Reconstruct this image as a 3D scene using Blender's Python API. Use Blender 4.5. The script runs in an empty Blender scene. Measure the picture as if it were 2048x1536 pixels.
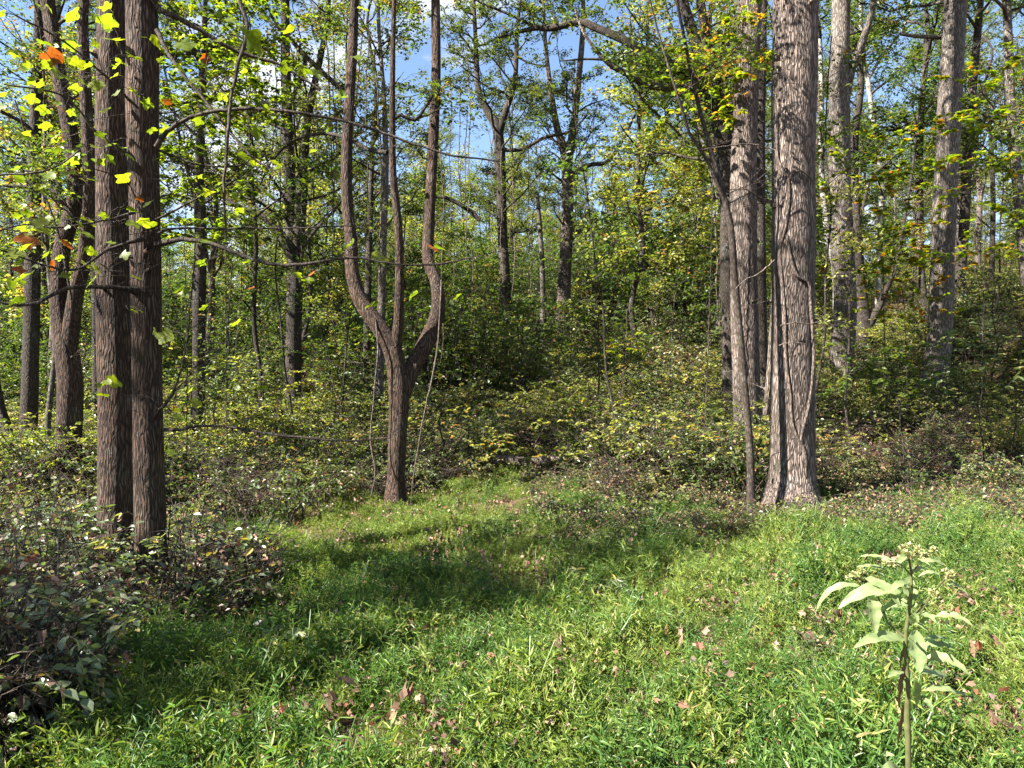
import bpy, math, random
import numpy as np
from mathutils import Vector, Matrix, Euler

S = bpy.context.scene
COL = S.collection
PI = math.pi
R = math.radians
rng = np.random.default_rng(11)

# ------------------------------------------------------------------ camera
FPX = 1479.0
CAMZ = 1.6
cam = bpy.data.cameras.new("camera")
cam.sensor_width = 36.0
cam.lens = 26.0
cam.clip_start = 0.05
cam.clip_end = 3000
co = bpy.data.objects.new("camera", cam)
COL.objects.link(co)
co.location = (0, 0, CAMZ)
co.rotation_euler = (R(90), 0, 0)
S.camera = co

# ------------------------------------------------------------------ light
SUN_AZ, SUN_EL = 247.0, 43.0
sv = Vector((math.sin(R(SUN_AZ)) * math.cos(R(SUN_EL)), math.cos(R(SUN_AZ)) * math.cos(R(SUN_EL)), math.sin(R(SUN_EL))))
sl = bpy.data.lights.new("sun", 'SUN')
sl.energy = 5.0
sl.angle = R(0.53)
sl.color = (1.0, 0.955, 0.88)
so = bpy.data.objects.new("sun", sl)
COL.objects.link(so)
so.rotation_euler = (-sv).to_track_quat('-Z', 'Y').to_euler()
so.location = (-30, -10, 40)

W = bpy.data.worlds.new("World")
S.world = W
W.use_nodes = True
nt = W.node_tree
nt.nodes.clear()
N = nt.nodes.new
wo = N('ShaderNodeOutputWorld'); bg = N('ShaderNodeBackground'); sky = N('ShaderNodeTexSky')
sky.sky_type = 'NISHITA'; sky.sun_disc = False
sky.sun_elevation = R(SUN_EL); sky.sun_rotation = R(SUN_AZ)
sky.air_density = 0.9; sky.dust_density = 0.0; sky.ozone_density = 1.3
bg.inputs['Strength'].default_value = 0.05
tc = N('ShaderNodeTexCoord')
mp = N('ShaderNodeMapping'); mp.inputs['Scale'].default_value = (1, 1, 1.9); mp.inputs['Location'].default_value = (0.62, 0.1, 0.3)
nz = N('ShaderNodeTexNoise'); nz.inputs['Scale'].default_value = 2.1; nz.inputs['Detail'].default_value = 9; nz.inputs['Roughness'].default_value = 0.56
rp = N('ShaderNodeValToRGB'); rp.color_ramp.elements[0].position = 0.53; rp.color_ramp.elements[1].position = 0.62
mx = N('ShaderNodeMix'); mx.data_type = 'RGBA'
mx.inputs[7].default_value = (4.6, 4.7, 5.0, 1)
L = nt.links.new
L(tc.outputs['Generated'], mp.inputs['Vector']); L(mp.outputs[0], nz.inputs['Vector']); L(nz.outputs['Fac'], rp.inputs[0])
L(rp.outputs[0], mx.inputs[0]); L(sky.outputs[0], mx.inputs[6]); L(mx.outputs[2], bg.inputs['Color']); L(bg.outputs[0], wo.inputs[0])

S.view_settings.view_transform = 'Standard'
S.view_settings.look = 'None'
S.view_settings.exposure = 2.6
S.view_settings.gamma = 1.0
S.cycles.max_bounces = 6
S.cycles.diffuse_bounces = 3
S.cycles.glossy_bounces = 1
S.cycles.transmission_bounces = 3
S.cycles.transparent_max_bounces = 4
S.cycles.caustics_reflective = False
S.cycles.caustics_refractive = False
S.cycles.use_denoising = True
S.cycles.use_adaptive_sampling = True
S.cycles.adaptive_threshold = 0.02

# ------------------------------------------------------------------ helpers
def P(px, py, d):
    return np.array(((px - 1024.0) / FPX * d, d, CAMZ - (py - 768.0) / FPX * d))

def tag(o, label=None, cat=None, group=None, kind=None):
    if label: o['label'] = label
    if cat: o['category'] = cat
    if group: o['group'] = group
    if kind: o['kind'] = kind
    return o

def empty(name, loc, label, cat, group=None):
    o = bpy.data.objects.new(name, None)
    COL.objects.link(o)
    o.location = Vector([float(v) for v in loc])
    o.empty_display_size = 0.2
    return tag(o, label, cat, group)

class MB:
    """numpy mesh collector; vertices in world space, tint = one value per vertex"""
    def __init__(s):
        s.v = []; s.f = []; s.m = []; s.t = []; s.n = 0
    def add(s, v, faces, mat=0, tint=0.5):
        v = np.asarray(v, dtype=np.float32).reshape(-1, 3)
        faces = np.asarray(faces, dtype=np.int64)
        s.v.append(v); s.f.append(faces + s.n)
        s.m.append(np.full(len(faces), mat, dtype=np.int32))
        s.t.append(np.broadcast_to(np.asarray(tint, dtype=np.float32), (len(v),)).astype(np.float32))
        s.n += len(v)
    def mesh(s, name, mats, origin=(0, 0, 0), smooth=(0,)):
        v = np.concatenate(s.v) - np.asarray(origin, dtype=np.float32)
        me = bpy.data.meshes.new(name)
        me.vertices.add(len(v)); me.vertices.foreach_set('co', v.ravel())
        lens = np.concatenate([np.full(len(f), f.shape[1], dtype=np.int32) for f in s.f])
        loops = np.concatenate([f.ravel() for f in s.f]).astype(np.int32)
        me.loops.add(len(loops)); me.loops.foreach_set('vertex_index', loops)
        starts = np.concatenate(([0], np.cumsum(lens)[:-1])).astype(np.int32)
        me.polygons.add(len(lens)); me.polygons.foreach_set('loop_start', starts)
        try: me.polygons.foreach_set('loop_total', lens)
        except Exception: pass
        mi = np.concatenate(s.m)
        me.polygons.foreach_set('material_index', mi)
        me.polygons.foreach_set('use_smooth', np.isin(mi, smooth))
        a = me.attributes.new('tint', 'FLOAT', 'POINT')
        a.data.foreach_set('value', np.concatenate(s.t))
        for m in mats: me.materials.append(m)
        me.update(calc_edges=True)
        me.validate()
        return me
    def build(s, name, mats, parent=None, origin=None, smooth=(0,)):
        if origin is None: origin = (0, 0, 0) if parent is None else tuple(parent.location)
        me = s.mesh(name, mats, origin, smooth)
        o = bpy.data.objects.new(name, me)
        COL.objects.link(o)
        if parent is not None: o.parent = parent
        else: o.location = Vector([float(c) for c in origin])
        return o

def catmull(pts, rad, step):
    pts = np.asarray(pts, float); rad = np.asarray(rad, float)
    if len(pts) < 3:
        n = max(2, int(np.linalg.norm(pts[-1] - pts[0]) / step))
        t = np.linspace(0, 1, n)[:, None]
        return pts[0] * (1 - t) + pts[-1] * t, rad[0] * (1 - t[:, 0]) + rad[-1] * t[:, 0]
    ext = np.vstack((2 * pts[0] - pts[1], pts, 2 * pts[-1] - pts[-2]))
    out = []; ro = []
    for i in range(1, len(ext) - 2):
        p0, p1, p2, p3 = ext[i - 1:i + 3]
        n = max(1, int(np.linalg.norm(p2 - p1) / step))
        for t in np.arange(n) / n:
            out.append(0.5 * ((2 * p1) + (-p0 + p2) * t + (2 * p0 - 5 * p1 + 4 * p2 - p3) * t * t + (-p0 + 3 * p1 - 3 * p2 + p3) * t ** 3))
            ro.append(rad[i - 1] * (1 - t) + rad[i] * t)
    out.append(pts[-1]); ro.append(rad[-1])
    return np.array(out), np.array(ro)

def tubes(mb, P_, R_, k=5, mat=0, tint=0.5, lump=0.0, cap=True):
    """batch of tubes: P_ (T,S,3), R_ (T,S)"""
    P_ = np.asarray(P_, float); R_ = np.asarray(R_, float)
    if P_.ndim == 2: P_ = P_[None]; R_ = R_[None]
    T, Sg, _ = P_.shape
    tan = np.gradient(P_, axis=1)
    tan /= np.linalg.norm(tan, axis=2, keepdims=True) + 1e-9
    mean = tan.mean(axis=1, keepdims=True)
    ref = np.where(np.abs(mean[..., 1:2]) > 0.8, np.array([[[1.0, 0, 0]]]), np.array([[[0, 1.0, 0]]]))
    a = np.cross(tan, np.broadcast_to(ref, tan.shape)); a /= np.linalg.norm(a, axis=2, keepdims=True) + 1e-9
    b = np.cross(tan, a)
    an = np.arange(k) * 2 * PI / k
    rr = R_[:, :, None] * np.ones(k)
    if lump:
        ph = rng.uniform(0, 6.28, (T, 1, 4))
        s = np.arange(Sg)[None, :, None]
        A = an[None, None, :]
        rr = rr * (1 + lump * (np.sin(2 * A + ph[..., 0:1] + s * .13) * .6 + np.sin(3 * A + ph[..., 1:2] - s * .21) * .5 + np.sin(5 * A + s * .4 + ph[..., 2:3]) * .3 + .5 * np.sin(s * .5 + ph[..., 3:4])))
    v = P_[:, :, None, :] + a[:, :, None, :] * (np.cos(an) [None, None, :, None] * rr[..., None]) + b[:, :, None, :] * (np.sin(an)[None, None, :, None] * rr[..., None])
    idx = np.arange(T * Sg * k).reshape(T, Sg, k)
    q = np.stack((idx[:, :-1, :], np.roll(idx, -1, 2)[:, :-1, :], np.roll(idx, -1, 2)[:, 1:, :], idx[:, 1:, :]), -1).reshape(-1, 4)
    tt = tint if np.ndim(tint) == 0 else np.repeat(np.asarray(tint), Sg * k)
    mb.add(v, q, mat, tt)

# leaf templates: (verts, faces); length 1 along +y, z up
def T_(v, f): return np.array(v, float), f
LEAF_FAR = T_([(0, 0, 0), (.36, .45, .08), (0, 1, -.05), (-.36, .45, .08)], np.array([(0, 1, 2), (0, 2, 3)]))
LEAF_OV = T_([(0, 0, 0), (.24, .25, .07), (.27, .58, .06), (0, 1, -.12), (-.27, .58, .06), (-.24, .25, .07)], np.array([(0, 1, 2, 3), (0, 3, 4, 5)]))
LEAF_LOBE = T_([(0, 0, 0), (.46, .12, .05), (.34, .40, .03), (.46, .78, -.04), (.12, .76, 0), (0, 1.0, -.1), (-.12, .76, 0), (-.46, .78, -.04), (-.34, .40, .03), (-.46, .12, .05), (0, .45, .06)],
               np.array([(10, 0, 1), (10, 1, 2), (10, 2, 3), (10, 3, 4), (10, 4, 5), (10, 5, 6), (10, 6, 7), (10, 7, 8), (10, 8, 9), (10, 9, 0)]))
LEAF_LAN = T_([(0, 0, 0), (.085, .25, .03), (.07, .62, .0), (0, 1, -.14), (-.07, .62, .0), (-.085, .25, .03)], np.array([(0, 1, 2, 3), (0, 3, 4, 5)]))

def leaves(mb, pos, dirv, up, size, tmpl, mat=1, tint=None, curl=0.0):
    """pos (N,3), dirv (N,3) leaf axis, up (N,3) approx. normal"""
    tv, tf = tmpl
    n = len(pos)
    if n == 0: return
    d = dirv / (np.linalg.norm(dirv, axis=1, keepdims=True) + 1e-9)
    x = np.cross(d, up); x /= np.linalg.norm(x, axis=1, keepdims=True) + 1e-9
    z = np.cross(x, d)
    sz = np.broadcast_to(size, (n,))[:, None, None]
    t = np.repeat(tv[None], n, 0).copy()
    if curl:
        c = rng.normal(0, curl, (n, 1))
        t[:, :, 2] += c * t[:, :, 1] ** 2 + rng.normal(0, curl, (n, 1)) * np.abs(t[:, :, 0]) * 1.5
    v = pos[:, None, :] + sz * (x[:, None, :] * t[:, :, 0:1] + d[:, None, :] * t[:, :, 1:2] + z[:, None, :] * t[:, :, 2:3])
    m = len(tv)
    f = (tf[None] + (np.arange(n) * m)[:, None, None]).reshape(-1, tf.shape[1])
    if tint is None: tint = rng.random(n)
    mb.add(v, f, mat, np.repeat(tint, m))

def rnd_dir(n, zlo=-.6, zhi=.3):
    a = rng.uniform(0, 2 * PI, n); z = rng.uniform(zlo, zhi, n); h = np.sqrt(1 - np.clip(z, -1, 1) ** 2)
    return np.stack((np.cos(a) * h, np.sin(a) * h, z), 1)

def rnd_up(n, s=.55):
    u = rng.normal(0, s, (n, 3)); u[:, 2] = 1.0
    return u / np.linalg.norm(u, axis=1, keepdims=True)

# ------------------------------------------------------------------ materials
def newmat(name):
    m = bpy.data.materials.new(name); m.use_nodes = True
    m.node_tree.nodes.clear()
    return m, m.node_tree

def ramp(nt_, stops, interp='LINEAR'):
    r = nt_.nodes.new('ShaderNodeValToRGB'); cr = r.color_ramp; cr.interpolation = interp
    while len(cr.elements) > 1: cr.elements.remove(cr.elements[-1])
    cr.elements[0].position = stops[0][0]; cr.elements[0].color = (*stops[0][1], 1)
    for p, c in stops[1:]:
        e = cr.elements.new(p); e.color = (*c, 1)
    return r

def leaf_mat(name, stops, trans=0.45, tgain=(1.9, 2.0, .7), rough=.45, spec=.35, objvar=.35, bumpy=True):
    m, t = newmat(name); n = t.nodes.new; l = t.links.new
    out = n('ShaderNodeOutputMaterial')
    at = n('ShaderNodeAttribute'); at.attribute_name = 'tint'
    oi = n('ShaderNodeObjectInfo')
    mm = n('ShaderNodeMath'); mm.operation = 'MULTIPLY_ADD'; mm.inputs[1].default_value = objvar; mm.inputs[2].default_value = -objvar / 2
    l(oi.outputs['Random'], mm.inputs[0])
    ad = n('ShaderNodeMath'); ad.operation = 'ADD'; ad.use_clamp = True
    l(at.outputs['Fac'], ad.inputs[0]); l(mm.outputs[0], ad.inputs[1])
    r = ramp(t, stops); l(ad.outputs[0], r.inputs[0])
    # blotches
    geo = n('ShaderNodeNewGeometry')
    no = n('ShaderNodeTexNoise'); no.inputs['Scale'].default_value = 35; no.inputs['Detail'].default_value = 2
    l(geo.outputs['Position'], no.inputs['Vector'])
    mr = n('ShaderNodeMapRange'); mr.inputs[1].default_value = .3; mr.inputs[2].default_value = .7; mr.inputs[3].default_value = .72; mr.inputs[4].default_value = 1.22
    l(no.outputs['Fac'], mr.inputs[0])
    vm = n('ShaderNodeVectorMath'); vm.operation = 'SCALE'; l(r.outputs[0], vm.inputs[0]); l(mr.outputs[0], vm.inputs['Scale'])
    pb = n('ShaderNodeBsdfPrincipled'); pb.inputs['Roughness'].default_value = rough; pb.inputs['Specular IOR Level'].default_value = spec
    l(vm.outputs[0], pb.inputs['Base Color'])
    tr = n('ShaderNodeBsdfTranslucent')
    g = n('ShaderNodeVectorMath'); g.operation = 'MULTIPLY'; g.inputs[1].default_value = tgain; l(vm.outputs[0], g.inputs[0]); l(g.outputs[0], tr.inputs['Color'])
    ms = n('ShaderNodeMixShader'); ms.inputs[0].default_value = trans
    l(pb.outputs[0], ms.inputs[1]); l(tr.outputs[0], ms.inputs[2]); l(ms.outputs[0], out.inputs[0])
    return m

def bark_mat(name, dark, light, cell=28.0, aspect=.13, lichen=(.34, .35, .31), lich=.35, moss=0.25, depth=.012, mottle=None):
    m, t = newmat(name); n = t.nodes.new; l = t.links.new
    out = n('ShaderNodeOutputMaterial'); pb = n('ShaderNodeBsdfPrincipled')
    pb.inputs['Roughness'].default_value = .85; pb.inputs['Specular IOR Level'].default_value = .2
    tc_ = n('ShaderNodeTexCoord')
    wn = n('ShaderNodeTexNoise'); wn.inputs['Scale'].default_value = 3.0; wn.inputs['Detail'].default_value = 3
    l(tc_.outputs['Object'], wn.inputs['Vector'])
    ws = n('ShaderNodeVectorMath'); ws.operation = 'SCALE'; ws.inputs['Scale'].default_value = .09; l(wn.outputs['Color'], ws.inputs[0])
    wa = n('ShaderNodeVectorMath'); wa.operation = 'ADD'; l(tc_.outputs['Object'], wa.inputs[0]); l(ws.outputs[0], wa.inputs[1])
    mp_ = n('ShaderNodeMapping'); mp_.inputs['Scale'].default_value = (1, 1, aspect); l(wa.outputs[0], mp_.inputs[0])
    vo = n('ShaderNodeTexVoronoi'); vo.feature = 'DISTANCE_TO_EDGE'; vo.inputs['Scale'].default_value = cell; l(mp_.outputs[0], vo.inputs['Vector'])
    er = n('ShaderNodeMapRange'); er.interpolation_type = 'SMOOTHSTEP'; er.inputs[1].default_value = 0.0; er.inputs[2].default_value = .28; l(vo.outputs['Distance'], er.inputs[0])
    fn = n('ShaderNodeTexNoise'); fn.inputs['Scale'].default_value = 60; fn.inputs['Detail'].default_value = 6; fn.inputs['Roughness'].default_value = .65
    mp2 = n('ShaderNodeMapping'); mp2.inputs['Scale'].default_value = (1, 1, .3); l(wa.outputs[0], mp2.inputs[0]); l(mp2.outputs[0], fn.inputs['Vector'])
    h1 = n('ShaderNodeMath'); h1.operation = 'MULTIPLY_ADD'; h1.inputs[1].default_value = .65; l(er.outputs[0], h1.inputs[0])
    h2 = n('ShaderNodeMath'); h2.operation = 'MULTIPLY'; h2.inputs[1].default_value = .6; l(fn.outputs['Fac'], h2.inputs[0]); l(h2.outputs[0], h1.inputs[2])
    cr = ramp(t, [(.25, dark), (.62, tuple((np.array(dark) + np.array(light)) / 2)), (1.0, light)]); l(h1.outputs[0], cr.inputs[0])
    # lichen patches
    ln = n('ShaderNodeTexNoise'); ln.inputs['Scale'].default_value = 4.5; ln.inputs['Detail'].default_value = 7; ln.inputs['Roughness'].default_value = .7
    l(tc_.outputs['Object'], ln.inputs['Vector'])
    lr = n('ShaderNodeMapRange'); lr.inputs[1].default_value = .53; lr.inputs[2].default_value = .68; lr.inputs[3].default_value = 0; lr.inputs[4].default_value = lich; l(ln.outputs['Fac'], lr.inputs[0])
    lm = n('ShaderNodeMath'); lm.operation = 'MULTIPLY'; l(lr.outputs[0], lm.inputs[0]); l(er.outputs[0], lm.inputs[1])
    m1 = n('ShaderNodeMix'); m1.data_type = 'RGBA'; m1.inputs[7].default_value = (*lichen, 1); l(lm.outputs[0], m1.inputs[0]); l(cr.outputs[0], m1.inputs[6])
    # moss
    mn = n('ShaderNodeTexNoise'); mn.inputs['Scale'].default_value = 2.2; mn.inputs['Detail'].default_value = 8; mn.inputs['Roughness'].default_value = .75
    mq = n('ShaderNodeVectorMath'); mq.operation = 'ADD'; mq.inputs[1].default_value = (7, 3, 11); l(tc_.outputs['Object'], mq.inputs[0]); l(mq.outputs[0], mn.inputs['Vector'])
    mr_ = n('ShaderNodeMapRange'); mr_.inputs[1].default_value = .54; mr_.inputs[2].default_value = .72; mr_.inputs[3].default_value = 0; mr_.inputs[4].default_value = moss; l(mn.outputs['Fac'], mr_.inputs[0])
    m2 = n('ShaderNodeMix'); m2.data_type = 'RGBA'; m2.inputs[7].default_value = (.07, .085, .03, 1); l(mr_.outputs[0], m2.inputs[0]); l(m1.outputs[2], m2.inputs[6])
    gn = n('ShaderNodeTexNoise'); gn.inputs['Scale'].default_value = 1.6; gn.inputs['Detail'].default_value = 5; l(mp2.outputs[0], gn.inputs['Vector'])
    gr = n('ShaderNodeMapRange'); gr.inputs[1].default_value = .32; gr.inputs[2].default_value = .68; gr.inputs[3].default_value = .6; gr.inputs[4].default_value = 1.4; l(gn.outputs['Fac'], gr.inputs[0])
    gm = n('ShaderNodeVectorMath'); gm.operation = 'SCALE'; l(m2.outputs[2], gm.inputs[0]); l(gr.outputs[0], gm.inputs['Scale'])
    last = gm.outputs[0]
    if mottle:
        vn = n('ShaderNodeTexNoise'); vn.inputs['Scale'].default_value = 5; vn.inputs['Detail'].default_value = 2; l(tc_.outputs['Object'], vn.inputs['Vector'])
        vr = ramp(t, [(.0, mottle[0]), (.46, mottle[1]), (.56, mottle[2])], 'CONSTANT'); l(vn.outputs['Fac'], vr.inputs[0])
        m3 = n('ShaderNodeMix'); m3.data_type = 'RGBA'; m3.inputs[0].default_value = .85; l(last, m3.inputs[6]); l(vr.outputs[0], m3.inputs[7]); last = m3.outputs[2]
    l(last, pb.inputs['Base Color'])
    bp = n('ShaderNodeBump'); bp.inputs['Strength'].default_value = 1.0; bp.inputs['Distance'].default_value = depth; l(h1.outputs[0], bp.inputs['Height'])
    l(bp.outputs[0], pb.inputs['Normal']); l(pb.outputs[0], out.inputs[0])
    return m

BARK = bark_mat('furrowed_bark', (.03, .021, .016), (.20, .155, .13), 46, .10, depth=.022)
BARK_BR = bark_mat('brown_bark', (.018, .011, .008), (.095, .058, .040), 46, .10, lich=.2, depth=.022)
BARK_DK = bark_mat('dark_bark', (.017, .013, .010), (.070, .054, .043), 60, .18, depth=.012)
BARK_GR = bark_mat('grey_bark', (.045, .035, .029), (.21, .175, .148), 42, .12, lich=.5, depth=.022)
BARK_SM = bark_mat('smooth_bark', (.03, .025, .02), (.10, .085, .07), 16, .5, depth=.004)
BARK_WH = bark_mat('pale_mottled_bark', (.2, .18, .15), (.5, .48, .43), 9, .6, depth=.003, mottle=((.25, .235, .21), (.17, .16, .14), (.07, .06, .05)))
VINE = bark_mat('vine_bark', (.03, .022, .018), (.14, .105, .085), 40, .3, depth=.004)
TWIG = bark_mat('twig_bark', (.018, .013, .010), (.065, .048, .037), 40, .3, depth=.002)

L_TULIP = leaf_mat('tulip_tree_leaf', [(0, (.085, .13, .018)), (.55, (.13, .17, .02)), (.86, (.20, .20, .02)), (.93, (.30, .20, .02)), (1, (.33, .12, .02))], trans=.55, tgain=(2.0, 2.1, .5), objvar=.3)
L_GREEN = leaf_mat('green_leaf', [(0, (.032, .062, .015)), (.5, (.072, .11, .022)), (.85, (.11, .135, .022)), (.96, (.19, .16, .03)), (1, (.24, .11, .03))])
L_CANOPY = leaf_mat('canopy_leaf', [(0, (.035, .062, .014)), (.45, (.07, .105, .018)), (.8, (.13, .15, .022)), (.93, (.22, .17, .03)), (1, (.24, .10, .03))])
L_YEL = leaf_mat('yellowing_leaf', [(0, (.09, .12, .025)), (.4, (.16, .18, .04)), (.75, (.26, .25, .07)), (.94, (.33, .27, .1)), (1, (.30, .14, .05))])
L_OLIVE = leaf_mat('olive_vine_leaf', [(0, (.035, .05, .018)), (.5, (.065, .08, .025)), (.85, (.12, .12, .035)), (1, (.2, .12, .04))])
L_SHRUB = leaf_mat('shrub_leaf', [(0, (.045, .07, .025)), (.4, (.095, .125, .04)), (.75, (.17, .18, .06)), (.92, (.28, .24, .11)), (1, (.27, .14, .07))], trans=.38, spec=.55, rough=.4, tgain=(1.7, 1.8, .8))
L_PALE = leaf_mat('pale_vine_leaf', [(0, (.075, .11, .05)), (.6, (.12, .15, .075)), (.9, (.2, .2, .08)), (1, (.28, .2, .04))], trans=.35, rough=.38, spec=.6)
L_GRASS = leaf_mat('stilt_grass_leaf', [(0, (.035, .08, .018)), (.4, (.065, .13, .025)), (.75, (.12, .185, .04)), (.93, (.21, .23, .07)), (1, (.32, .26, .12))], trans=.35, tgain=(1.5, 1.6, .5), spec=.3, rough=.42)
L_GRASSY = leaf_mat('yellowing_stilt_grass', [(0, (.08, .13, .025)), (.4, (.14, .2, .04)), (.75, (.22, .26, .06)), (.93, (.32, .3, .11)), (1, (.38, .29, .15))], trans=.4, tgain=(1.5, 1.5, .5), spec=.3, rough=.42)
L_DEAD = leaf_mat('dead_leaf', [(0, (.05, .03, .02)), (.4, (.12, .07, .045)), (.75, (.22, .13, .08)), (.95, (.26, .18, .12)), (1, (.2, .07, .04))], trans=.15, tgain=(1.3, 1.1, .8), rough=.6)
L_WEED = leaf_mat('weed_leaf', [(0, (.15, .21, .085)), (1, (.23, .27, .11))], trans=.35, tgain=(1.4, 1.5, .8), rough=.5, spec=.4, objvar=.2)

def ground_material():
    m, t = newmat('forest_floor_soil'); n = t.nodes.new; l = t.links.new
    out = n('ShaderNodeOutputMaterial'); pb = n('ShaderNodeBsdfPrincipled'); pb.inputs['Roughness'].default_value = .95; pb.inputs['Specular IOR Level'].default_value = .1
    tc_ = n('ShaderNodeTexCoord')
    a = n('ShaderNodeTexNoise'); a.inputs['Scale'].default_value = 9; a.inputs['Detail'].default_value = 9; a.inputs['Roughness'].default_value = .7; l(tc_.outputs['Object'], a.inputs['Vector'])
    v = n('ShaderNodeTexVoronoi'); v.inputs['Scale'].default_value = 26; l(tc_.outputs['Object'], v.inputs['Vector'])
    r = ramp(t, [(.3, (.03, .022, .014)), (.5, (.075, .052, .034)), (.7, (.14, .1, .065))]); l(a.outputs['Fac'], r.inputs[0])
    hv = n('ShaderNodeMix'); hv.data_type = 'RGBA'; hv.blend_type = 'MULTIPLY'; hv.inputs[0].default_value = .6
    l(r.outputs[0], hv.inputs[6])
    sep = n('ShaderNodeSeparateColor'); l(v.outputs['Color'], sep.inputs[0])
    r2 = ramp(t, [(0, (.5, .5, .45)), (.5, (1, .9, .75)), (1, (1.6, 1.2, .9))]); l(sep.outputs[0], r2.inputs[0]); l(r2.outputs[0], hv.inputs[7])
    l(hv.outputs[2], pb.inputs['Base Color'])
    b = n('ShaderNodeBump'); b.inputs['Distance'].default_value = .04; b.inputs['Strength'].default_value = .9; l(a.outputs['Fac'], b.inputs['Height']); l(b.outputs[0], pb.inputs['Normal'])
    l(pb.outputs[0], out.inputs[0])
    return m
GROUND = ground_material()
#@@TERRAIN
# ------------------------------------------------------------------ terrain
# heights of the clearing and the hillside, by distance (rows) and by bearing (columns: far left ... far right)
TD = np.array([0, 3, 6.5, 9, 12, 16, 22, 30, 45, 70, 100, 140, 260, 3000.])
TU = np.array([-.9, -.45, -.15, .1, .4, .75])
TZ = np.array([
    [0, 0, 0, 0, 0, 0],
    [-.06, -.03, 0, 0, .03, .05],
    [-.48, -.44, -.2, -.08, .06, .12],
    [-.5, -.44, -.28, -.1, .06, .19],
    [-.4, -.36, -.22, .05, .42, .55],
    [-.2, -.1, .1, .45, 1.15, 1.3],
    [0, .2, .9, 1.5, 2.3, 2.6],
    [.5, .9, 2.2, 3.1, 4.2, 4.7],
    [1.9, 2.6, 4.4, 6.0, 7.5, 8.0],
    [4.0, 5.0, 8.0, 10.0, 13.0, 14.5],
    [6.0, 7.5, 11.0, 13.0, 17.0, 19.0],
    [7.0, 9.0, 12.0, 14.5, 19.0, 21.0],
    [5.0, 6.0, 9.0, 11.0, 14.0, 15.0],
    [0, 0, 0, 0, 0, 0]])
BASES = []   # (x, y, z) of the tree feet, the ground is led through them

def hgt0(x, y):
    x = np.asarray(x, float); y = np.asarray(y, float)
    d = np.maximum(y, 0.0)
    u = np.clip(x / np.maximum(d, 3.0), TU[0], TU[-1])
    i = np.clip(np.searchsorted(TD, d) - 1, 0, len(TD) - 2)
    j = np.clip(np.searchsorted(TU, u) - 1, 0, len(TU) - 2)
    a = np.clip((d - TD[i]) / (TD[i + 1] - TD[i]), 0, 1); b = np.clip((u - TU[j]) / (TU[j + 1] - TU[j]), 0, 1)
    b = b * b * (3 - 2 * b) * .5 + b * .5
    return (TZ[i, j] * (1 - a) + TZ[i + 1, j] * a) * (1 - b) + (TZ[i, j + 1] * (1 - a) + TZ[i + 1, j + 1] * a) * b

def hgt(x, y):
    x = np.asarray(x, float); y = np.asarray(y, float)
    z = hgt0(x, y)
    num = 0; den = 0.02
    for bx, by, dz in BASES:
        s = 0.09 * by
        w = np.exp(-((x - bx) ** 2 + (y - by) ** 2) / (2 * s * s))
        num = num + w * dz; den = den + w
    z = z + num / den * np.minimum(1, den * 1.5)
    near = np.clip((y - 1) / 3, 0, 1)
    z = z + near * (.03 * np.sin(x * 2.1 + 1) * np.cos(y * 1.7) + .02 * np.sin(x * 5.3) * np.sin(y * 4.1 + 2))
    far = np.clip((y - 14) / 20, 0, 1)
    return z + far * (.35 * np.sin(x * .31 + y * .17) * np.cos(y * .23 + 1) + .15 * np.sin(x * .9 + 2) * np.sin(y * .7))

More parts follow.
